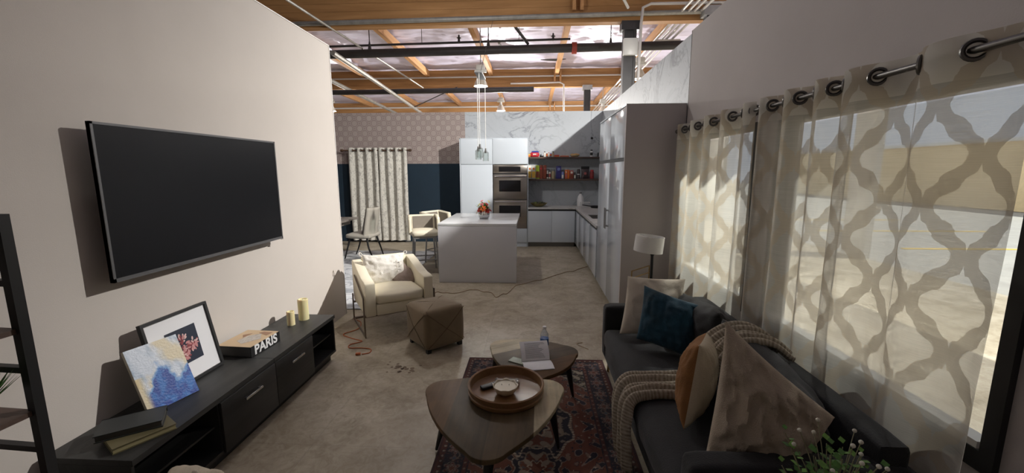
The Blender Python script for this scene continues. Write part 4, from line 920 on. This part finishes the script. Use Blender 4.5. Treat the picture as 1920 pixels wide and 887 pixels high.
def plank_mat(name, rot, cols, w_):
    m = mat(name, cols[0], .5, spec=.22); g = G(m); v = g.obj(rot=(0, 0, rot)); sp = g.n('ShaderNodeSeparateXYZ'); g.nt.links.new(v, sp.inputs[0])
    mp = g.n('ShaderNodeMapping'); mp.inputs['Scale'].default_value = (28, 2.2, 1); g.nt.links.new(v, mp.inputs[0]); gr = g.noise(mp.outputs[0], 1, 6, .65, .4)
    idx = g.m('DIVIDE', g.m('SUBTRACT', sp.outputs[0], w_[0]), w_[1])
    stops = []; n = len(cols)
    x = g.n('ShaderNodeValToRGB'); x.color_ramp.interpolation = 'CONSTANT'; el = x.color_ramp.elements
    while len(el) < n: el.new(.5)
    for i, (p, c) in enumerate(zip(w_[2], cols)): el[i].position = p; el[i].color = (*c, 1)
    g.put(x.inputs[0], idx)
    mm = g.n('ShaderNodeMix', data_type='RGBA', blend_type='MULTIPLY'); mm.inputs[0].default_value = 1; g.put(mm.inputs[6], x.outputs[0]); g.put(mm.inputs[7], g.ramp(gr, [(.3, (.62, .60, .56)), (.5, (.92, .92, .92)), (.7, (1.15, 1.12, 1.08))]))
    st = g.ramp(g.noise(v, 6, 4, .6, .5), [(.35, (.8, .8, .8)), (.6, (1, 1, 1))]); m3 = g.n('ShaderNodeMix', data_type='RGBA', blend_type='MULTIPLY'); m3.inputs[0].default_value = 1; g.put(m3.inputs[6], mm.outputs[2]); g.put(m3.inputs[7], st)
    g.nt.links.new(m3.outputs[2], g.nt.nodes['Principled BSDF'].inputs['Base Color']); g.bump(gr, .1); return m
wA = (.15, .085, .038); wB = (.095, .068, .036); wC = (.12, .085, .045); wD = (.55, .48, .33)
def coffee(label, P, h, m, legs, corner=.11):
    cx = sum(p[0] for p in P)/3; cy = sum(p[1] for p in P)/3; t = thing('coffee_table', label, 'coffee table', (cx, cy, 0), group='nesting coffee tables')
    out = rtri([(p[0]-cx, p[1]-cy) for p in P], corner)
    obj('tabletop', B().poly([(q.x, q.y, h-.028) for q in out], (0, 0, .028), bev=.006), m, t)
    tops = []
    for (tx, ty, bx, by) in legs:
        a, c = Vector((tx-cx, ty-cy, h-.03)), Vector((bx-cx, by-cy, .011)); pts = [a.lerp(c, k/8) for k in range(9)]; obj('leg', B().tube(pts, [.014, .018, .021, .022, .021, .018, .015, .012, .009], 10), M_black, t); tops.append(a.lerp(c, .42))
    cen = sum(tops, Vector())/3; b = B()
    for q in tops: b.tube([q, cen+Vector((0, 0, .0))], .010, 8)
    obj('stretcher', b, M_black, t); return t
PA = [(-.70, 2.31), (.27, 2.37), (-.20, 1.52)]
coffee('larger wooden coffee table in front, rounded triangle top carrying the round tray', PA, .45, plank_mat('mixed planks', 0.02, [wA, wB, wC, wD], (-.55, 1.0, [0, .33, .55, .77])), [(-.47, 2.22, -.585, 2.28), (.10, 2.25, .165, 2.33), (-.20, 1.68, -.20, 1.56)])
PB = [(-.42, 3.14), (.42, 2.97), (-.02, 2.34)]
coffee('smaller lower wooden coffee table behind, holding papers and a bottle', PB, .39, plank_mat('mixed planks lower', math.radians(-120), [wA, wB, wC, wD], (-.55, 1.0, [0, .42, .56, .68])), [(-.26, 3.02, -.33, 3.08), (.25, 2.88, .31, 2.93), (-.02, 2.56, -.03, 2.44)], .12)
# tray with things
t = thing('round_tray', 'round brown wooden tray with raised rim on the front coffee table', 'tray', (-.148, 2.185, .4505))
M_tray = wood('acacia', (.17, .085, .035), (.27, .15, .065), 0, .35, 2.5)
obj('tray', B().lathe([(0, 0), (.205, 0), (.213, .01), (.215, .026), (.208, .03), (.212, .034), (.217, .062), (.210, .066), (.203, .062), (.198, .018), (.19, .014), (0, .014)], n=64), M_tray, t)
TZ = .4505+.0145
t = thing('candle_bowl', 'cream scalloped bowl candle on the round tray', 'candle', (-.150, 2.16, TZ))
b = B(); n = 48; rings = []
for r, z in ((.0, 0), (.035, 0), (.055, .014), (.067, .034), (.070, .05), (.064, .049), (.060, .042), (0, .042)):
    rings.append([b.b.verts.new(((r*(1+.035*math.cos(8*2*PI*i/n)*(r > .05)))*math.cos(2*PI*i/n), r*(1+.035*math.cos(8*2*PI*i/n)*(r > .05))*math.sin(2*PI*i/n), z+(.003*math.cos(8*2*PI*i/n) if z > .045 else 0))) for i in range(n)])
for A, C_ in zip(rings, rings[1:]):
    for i in range(n): b.b.faces.new((A[i], A[(i+1) % n], C_[(i+1) % n], C_[i]))
bmesh.ops.remove_doubles(b.b, verts=b.b.verts, dist=1e-5); obj('bowl', b, mat('cream ceramic', (.58, .52, .40), .4), t)
obj('wax', B().cone((0, 0, .038), (0, 0, .0435), .0585, n=40), mat('pale wax', (.72, .66, .52), .5), t)
for s_ in (-1, 1): obj('wick', B().tube([(s_*.02, .005, .043), (s_*.021, .005, .052)], .0012, 5), M_black, t)
t = thing('remote_control', 'black remote control lying on the round tray', 'remote', (-.225, 2.228, TZ), .55)
obj('body', B().box((0, 0, .010), (.155, .042, .018), bev=.007), M_black, t)
for i in range(5):
    for j in range(3): obj('button', B().box((-.005+i*.014, -.011+j*.011, .0195), (.008, .006, .002)), M_grey, t)
t = thing('crumpled_wrapper', 'crumpled clear plastic wrapper beside the candle on the tray', 'wrapper', (-.15, 2.262, TZ)); b = B(); b.grid(14, 10, lambda u, v: Vector(((u-.5)*.14, (v-.5)*.07, .012+.018*abs(noise.noise(Vector((u*6, v*5, 4))))))); obj('film', b, mat('plastic film', (.35, .34, .30), .2), t)
# papers
t = thing('open_script', 'open white printed booklet standing half folded on the lower coffee table', 'booklet', (.025, 2.715, .3905), math.radians(12))
b = B(); b.grid(12, 10, lambda u, v: Vector(((u-.5)*.20, -.005-.13*v, .006+.010*math.sin(PI*v)))); b.grid(12, 10, lambda u, v: Vector(((u-.5)*.20, -.006-.13*v, .002+.004*math.sin(PI*v))))
lo = obj('lower_pages', b, M_paper, t); 
b = B(); b.grid(12, 10, lambda u, v: Vector(((u-.5)*.20, .0+.07*v*v+.02*v, .006+.125*v-.02*v*v))); b.grid(12, 10, lambda u, v: Vector(((u-.5)*.20, .004+.07*v*v+.02*v, .004+.122*v-.02*v*v)))
up_ = obj('upright_pages', b, M_paper, t)
b = B()
for k in range(14):
    v = .90-.058*k; q = random.uniform(.25, .42)
    for (a_, c_) in ((-.07, -.07+q*.3),): b.grid(4, 1, lambda u, w_, v=v, a_=a_, c_=c_: Vector((a_+(c_-a_+.02)*u, -.0012+.07*(v+.018*w_)**2+.02*(v+.018*w_), .006+.125*(v+.018*w_)-.02*(v+.018*w_)**2)))
obj('printed_lines', b, M_ink, up_)
t = thing('folded_leaflet', 'grey-green folded leaflet under the white booklet', 'leaflet', (-.085, 2.70, .3905), -.5); obj('sheet', B().box((0, 0, .004), (.15, .07, .006), bev=.001), mat('leaflet', (.30, .34, .27), .5, var=.2, vs=20), t)
t = thing('water_bottle', 'clear plastic water bottle with a blue label behind the booklet', 'bottle', (.088, 2.88, .3905))
obj('bottle', B().lathe([(0, 0), (.028, 0), (.031, .01), (.031, .12), (.028, .14), (.014, .165), (.012, .18), (0, .18)], n=20), M_bottle, t); obj('label', B().lathe([(.0318, .05), (.0318, .105)], n=20), mat('blue label', (.02, .09, .30), .4), t); obj('cap', B().cone((0, 0, .178), (0, 0, .193), .014, n=14), M_white, t)

# ================================================================== SOFA
SX0, SX1, SY0, SY1 = .60, 1.44, 1.42, 3.42
t = thing('sofa', 'charcoal velvet two-cushion sofa along the window wall', 'sofa')
obj('base', B().box(((SX0+SX1)/2, (SY0+SY1)/2, .20), (SX1-SX0-.02, SY1-SY0-.02, .14), bev=.02), M_sofa, t)
for ya, yb in ((SY0, SY0+.13), (SY1-.13, SY1)): obj('arm', cushion_b(((SX0+SX1)/2, (ya+yb)/2, .37), (SX1-SX0, yb-ya, .46), .035, .006, ya, 14, .003), M_sofa, t)
obj('back_frame', cushion_b((SX1-.075, (SY0+SY1)/2, .42), (.13, SY1-SY0-.10, .53), .035, .005, 2, 16, .003), M_sofa, t)
ymid = (SY0+SY1)/2
for ya, yb in ((SY0+.132, ymid-.003), (ymid+.003, SY1-.132)): obj('seat_cushion', cushion_b(((SX0+SX1-.16)/2-.005, (ya+yb)/2, .345), (SX1-SX0-.15, yb-ya, .155), .045, .022, ya, 16, .006), M_sofa, t)
for k, (yc, rz) in enumerate(((2.86, -.12), (2.04, .08))):
    bb = pillow_b(.82, .45, .24, 20+k, .016, 30, pinch=.04, p=3.2)
    M4 = Matrix.Translation((1.22, yc, .585)) @ Matrix.Rotation(rz, 4, 'X') @ Matrix.Rotation(math.radians(-22), 4, 'Y') @ Matrix(((0, 0, 1, 0), (1, 0, 0, 0), (0, 1, 0, 0), (0, 0, 0, 1)))
    bmesh.ops.transform(bb.b, matrix=M4, verts=bb.b.verts); obj('back_cushion', bb, M_sofa, t)
for x, y in ((SX0+.06, SY1-.06), (SX0+.06, SY0+.06), (SX1-.06, SY1-.06), (SX1-.06, SY0+.06)): obj('leg', B().cone((x, y, .135), (x-.01*(1 if x < 1 else -1), y, .0), .016, .010, 12), M_gold, t)
def quad_pillow(name, label, P, t_, m, seed, wr, cat='pillow', sub='cover', pinch=.05, p=2.4, m2=None, n=40):
    TL, TR, BR, BL = [Vector(q) for q in P]; c = (TL+TR+BR+BL)/4; nr = (TR-TL+BR-BL).cross(TL-BL+TR-BR).normalized()
    bb = pillow_b(2, 2, t_, seed, wr, n, pinch, p)
    for v in bb.b.verts:
        u, w_ = (v.co.x+1)/2, (v.co.y+1)/2; q = (BL*(1-u)+BR*u)*(1-w_)+(TL*(1-u)+TR*u)*w_; v.co = q-c+nr*v.co.z
    if m2:
        for f in bb.b.faces: f.material_index = 1 if f.calc_center_median().dot(nr) < 0 else 0
    t = thing(name, label, cat, c); obj(sub, bb, [m, m2] if m2 else m, t); return t
def place(t, loc, rx, ry, rz, roll=0):
    t.matrix_world = Matrix.Translation(loc) @ Matrix.Rotation(rz, 4, 'Z') @ Matrix.Rotation(rx, 4, 'X') @ Matrix.Rotation(ry, 4, 'Y') @ Matrix.Rotation(roll, 4, 'Z')
# pillows : local x width, y up, z thickness
quad_pillow('sofa_pillow', 'cream square pillow leaning on the far sofa arm', [(.745, 3.20, .885), (1.19, 3.20, .865), (1.11, 3.02, .46), (.66, 3.02, .48)], .15, M_cream, 31, .010)
quad_pillow('sofa_pillow', 'dark teal velvet pillow in front of the cream one', [(.817, 2.98, .872), (1.15, 2.78, .79), (1.07, 2.66, .45), (.74, 2.84, .52)], .16, M_teal, 33, .012)
quad_pillow('sofa_pillow', 'pillow with cream front and rust back, standing on edge mid-sofa', [(.80, 1.92, .875), (.96, 2.22, .82), (.93, 2.20, .44), (.73, 1.86, .47)], .19, mat('ivory cotton', (.50, .43, .32), .9, var=.06, bump=.3, bs=150), 37, .010, m2=M_rust)
t = quad_pillow('large_pillow', 'large wrinkled beige pillow with a pointed top corner on the near seat', [(.79, 1.66, 1.095), (1.185, 1.55, .745), (1.10, 1.60, .43), (.745, 1.66, .43)], .24, M_beige, 41, .036, pinch=.06, p=2.0, n=56)
# blanket
def blanket_mat():
    m = mat('knitted throw', (.4, .36, .29), .95); g = G(m); tc = g.n('ShaderNodeUVMap'); sp = g.n('ShaderNodeSeparateXYZ'); g.nt.links.new(tc.outputs[0], sp.inputs[0])
    w_ = g.n('ShaderNodeTexWave'); w_.inputs['Scale'].default_value = 16; w_.inputs['Distortion'].default_value = 4; w_.inputs['Detail'].default_value = 2; w_.bands_direction = 'Y'; g.nt.links.new(tc.outputs[0], w_.inputs[0])
    n_ = g.noise(tc.outputs[0], 60, 4); f = g.m('ADD', g.m('MULTIPLY', w_.outputs[1], .28), g.m('MULTIPLY', n_, .78))
    c = g.ramp(f, [(.30, (.20, .165, .12)), (.5, (.33, .285, .22)), (.75, (.45, .40, .32))]); g.nt.links.new(c, g.nt.nodes['Principled BSDF'].inputs['Base Color']); g.bump(w_.outputs[1], .15); return m
M_thr = blanket_mat()
t = thing('throw_blanket', 'fringed beige and brown knitted throw draped over the sofa seat and back', 'blanket')
path = smoothpath([(.53, 2.16, .10), (.528, 2.20, .22), (.535, 2.25, .34), (.575, 2.30, .425), (.68, 2.31, .445), (.85, 2.31, .45), (.98, 2.30, .49), (1.02, 2.30, .60), (1.06, 2.30, .70), (1.14, 2.28, .775), (1.25, 2.24, .78), (1.33, 2.2, .72)], 6)
NP = len(path)
def bl_fn(off0, wid, dz, seed):
    def f(u, v):
        i = min(NP-1, int(round(u*(NP-1)))); p = path[i]; tn = (path[min(i+1, NP-1)]-path[max(i-1, 0)]).normalized(); n_ = Vector((-tn.z, 0, tn.x)).normalized()
        ww = wid*(1+.25*noise.noise(Vector((u*3, seed, 0)))); rp = .016*math.sin(v*PI*5+seed+u*2)+.008*noise.noise(Vector((u*12, v*4, seed))); e = math.sin(PI*v)**.5*.028
        return p + Vector((0, off0+(v-.5)*ww, 0)) + n_*(rp+e+dz)
    return f
b = B(); b.grid(NP-1, 26, bl_fn(.055, .14, .006, 1), lambda u, v: (v*.3, u*1.6)); b.grid(NP-1, 26, bl_fn(-.07, .13, .002, 5), lambda u, v: (v*.3+.5, u*1.6))
o = obj('knit', b, M_thr, t, ang=180); md = o.modifiers.new('s', 'SOLIDIFY'); md.thickness = .012; md.offset = 0
b = B()
for k in range(30):
    y = 2.16-.14+.27*k/29; b.tube([(.532, y, .115), (.53+random.uniform(-.006, .006), y+random.uniform(-.01, .01), .06), (.53, y+random.uniform(-.012, .012), .018)], .0032, 5)
fr = obj('fringe', b, M_thr, t)

# side table and lamp behind sofa
t = thing('side_table', 'small dark side table with a brass gallery rail behind the sofa', 'side table', (1.13, 3.93, 0))
obj('tabletop', B().lathe([(0, .60), (.195, .60), (.20, .608), (.195, .617), (0, .617)], n=36), M_black, t)
b = B().tube([(-.19*1, -.05, .617), (-.19, -.05, .76), (.04, .19, .76), (.04, .19, .617)], .006, 8).tube([(-.19, -.05, .69), (.04, .19, .69)], .005, 8); obj('gallery_rail', b, M_gold, t)
for a in (.6, 2.7, 4.8): obj('leg', B().tube([(.16*math.cos(a), .16*math.sin(a), .6), (.18*math.cos(a), .18*math.sin(a), 0)], .008, 8), M_gold, t)
t = thing('table_lamp', 'table lamp with tilted white drum shade and black stem', 'lamp', (1.135, 3.92, .618))
obj('base', B().lathe([(0, 0), (.085, 0), (.088, .008), (.08, .014), (.02, .02), (0, .02)], n=32), M_black, t); obj('stem', B().cone((0, 0, .02), (0, 0, .30), .014, n=16).cone((-.0, 0, .28), (0, 0, .33), .014, .028, 16), M_black, t)
Mx = Matrix.Translation((-.035, 0, .40)) @ Matrix.Rotation(.10, 4, 'Y')
b = B().lathe([(.134, -.075), (.132, .075), (.128, .075), (.130, -.075)], (0, 0, 0), 48); bmesh.ops.transform(b.b, matrix=Mx, verts=b.b.verts)
sh = obj('lamp_shade', b, M_shade, t)
b = B()
for a in (0, 2.1, 4.2): b.tube([(0, 0, .055), (.13*math.cos(a), .13*math.sin(a), .07)], .002, 5)
bmesh.ops.transform(b.b, matrix=Mx, verts=b.b.verts); obj('shade_ring', b, M_chrome, t)

# ================================================================== WINDOW CURTAINS
RX = 1.445; RZ = 2.09
t = thing('curtain_rod', 'dark pewter curtain rod along the window wall', 'curtain rod', (RX, 2.8, RZ)); obj('rod', B().tube([(0, -2.1, 0), (0, 1.53, 0)], .013, 12), M_pewter, t)
for y in (1.55, -2.12): obj('finial', B().sph((0, y, 0), .022, (1, 1.2, 1), 14), M_pewter, t)
for y in (1.48, .02, -1.72): obj('bracket', B().tube([(0, y, -.016), (.10, y, -.016)], .008, 8).box((.10, y, 0), (.006, .03, .06)), M_pewter, t)
curtain('sheer_curtain', 'sheer trellis-patterned curtain panel over the far window', (RX, 4.30), (RX, 2.86), .03, RZ+.055, 4.5, .048, M_sheer, 'sheer window curtains', depth_dir=(-1, 0), seed=3, rodz=RZ, nz=40)
curtain('sheer_curtain', 'sheer trellis-patterned curtain panel between the two windows', (RX, 2.80), (RX, 2.02), .03, RZ+.055, 3.0, .048, M_sheer, 'sheer window curtains', depth_dir=(-1, 0), seed=5, rodz=RZ, nz=40)
curtain('sheer_curtain', 'sheer trellis-patterned curtain panel over the near window, stretched flattest', (RX, 2.09), (RX, 1.315), .03, RZ+.055, 2.0, .048, M_sheer, 'sheer window curtains', depth_dir=(-1, 0), seed=8, rodz=RZ, nz=40, nx=72, spread=-.035)

# ================================================================== CORDS
def cord(name, pts, m, label, r=.004, plug=None):
    t = thing(name, label, 'cable'); obj('cable', B().tube(smoothpath([(x, y, r+.001 if len(q) == 0 else q[0]) for x, y, *q in pts], 6), r, 7), m, t)
    if plug: 
        p = Vector(plug[0]); obj('plug', B().box(p, (.045, .026, .022), E(0, 0, plug[1]), bev=.005), plug[2], t)
    return t
cord('extension_cord', [(-2.10, 4.80), (-2.0, 4.66), (-2.08, 4.52), (-1.95, 4.40), (-1.90, 4.20), (-1.99, 4.05), (-1.86, 3.95), (-1.72, 3.88), (-1.80, 3.80), (-1.78, 3.72), (-1.66, 3.72), (-1.56, 3.70), (-1.54, 3.62), (-1.60, 3.585)], M_orange, 'orange extension cord with plug end beside the armchair', .0045, ((-1.63, 3.575, .012), .3, M_orange))
rnd = random.Random(4)
pts = [(-1.42, 5.20), (-1.38, 5.55)]
for k in range(15):
    f = k/14; pts.append((-1.35+f*1.0, 5.66-.06*math.sin(f*9)+rnd.uniform(-.05, .05)+(-.16 if k in (12,) else 0)))
for k in range(1, 15):
    f = k/14; pts.append((-.35+f*1.33, 5.85+f*1.45+rnd.uniform(-.05, .05)))
cord('floor_cable', pts, M_tanc, 'long wavy tan cable snaking across the floor past the island', .0045)
cord('thin_wire', [(.50, 3.95), (.44, 3.92), (.50, 3.84), (.54, 3.80)], M_tanc, 'thin short wire on the floor near the far sofa arm', .003)
b = B()
for k in range(26):
    x, y = -1.15+rnd.gauss(0, .07), 3.32+rnd.gauss(0, .045); r = rnd.uniform(.006, .022); b.cone((x, y, .0004), (x, y, .0012), r, r*.9, 7)
o = tag(obj('floor_stain', b, mat('dried dirt', (.20, .15, .11), .9)), 'brown dirt marks on the floor in front of the ottoman', 'stain'); o['kind'] = 'stuff'

# near cream pouf and plant
t = thing('tufted_pouf', 'crumpled cream button-tufted pouf cut by the bottom edge', 'pouf', (-1.565, 1.555, 0))
b = cushion_b((0, 0, .17), (.30, .30, .32), .07, .03, 3, 22, .035); obj('cover', b, mat('cream crumpled cloth', (.66, .58, .45), .9, var=.08, bump=.5, bs=60), t); obj('button', B().sph((.05, .04, .362), .012), M_cream, t)
t = thing('end_table', 'dark end table beside the near sofa arm, under the small plant', 'side table', (.78, .98, 0))
obj('tabletop', B().box((0, 0, .69), (.34, .34, .025), bev=.006), M_darkwood, t)
for x in (-.14, .14):
    for y in (-.14, .14): obj('leg', B().span((x-.015, y-.015, 0), (x+.015, y+.015, .678)), M_black, t)
t = thing('potted_plant', 'small leafy plant with tiny white buds at the near sofa arm', 'potted plant', (.772, .98, .704))
obj('pot', B().lathe([(0, 0), (.04, 0), (.055, .08), (.05, .08), (.038, .01), (0, .06)], n=24), M_white, t)
fb, sb, bb, gb = B(), B(), B(), B(); rn = random.Random(11)
for i in range(40):
    a = rn.uniform(0, 2*PI); tilt = rn.uniform(.05, .6); L = rn.uniform(.15, .245); d = Vector((math.cos(a)*math.sin(tilt), math.sin(a)*math.sin(tilt), math.cos(tilt))); o_ = Vector((d.x*.04, d.y*.04, .06))
    pp = [o_+d*L*k/5+Vector((0, 0, .01*math.sin(k))) for k in range(6)]; sb.tube(pp, .0014, 5)
    for k in range(1, 12):
        q = o_+d*L*(k/11); sa = k*2.4; sd_ = Vector((math.cos(sa), math.sin(sa), .35)).normalized(); l = rn.uniform(.018, .028); s2 = sd_.cross(Vector((0, 0, 1))).normalized()*l*.38
        (fb if i % 2 else gb).poly([q, q+sd_*l*.5-s2, q+sd_*l, q+sd_*l*.5+s2], (0, 0, .0006))
for i in range(13):
    a = rn.uniform(0, 2*PI); tilt = rn.uniform(.1, .5); L = rn.uniform(.22, .285); d = Vector((math.cos(a)*math.sin(tilt), math.sin(a)*math.sin(tilt), math.cos(tilt))); o_ = Vector((0, 0, .06)); e = o_+d*L
    sb.tube(smoothpath([o_, o_+d*L*.6+Vector((0, 0, .01)), e+Vector((d.x*.02, d.y*.02, 0))], 4), .0012, 5); obj('bud', B().sph(e+Vector((d.x*.02, d.y*.02, 0)), .0055, n=8), M_bud, t)
obj('stems', sb, mat('pale stem', (.25, .24, .14), .7), t); obj('leaves', fb, M_leaf, t); obj('bright_leaves', gb, M_leaf2, t)
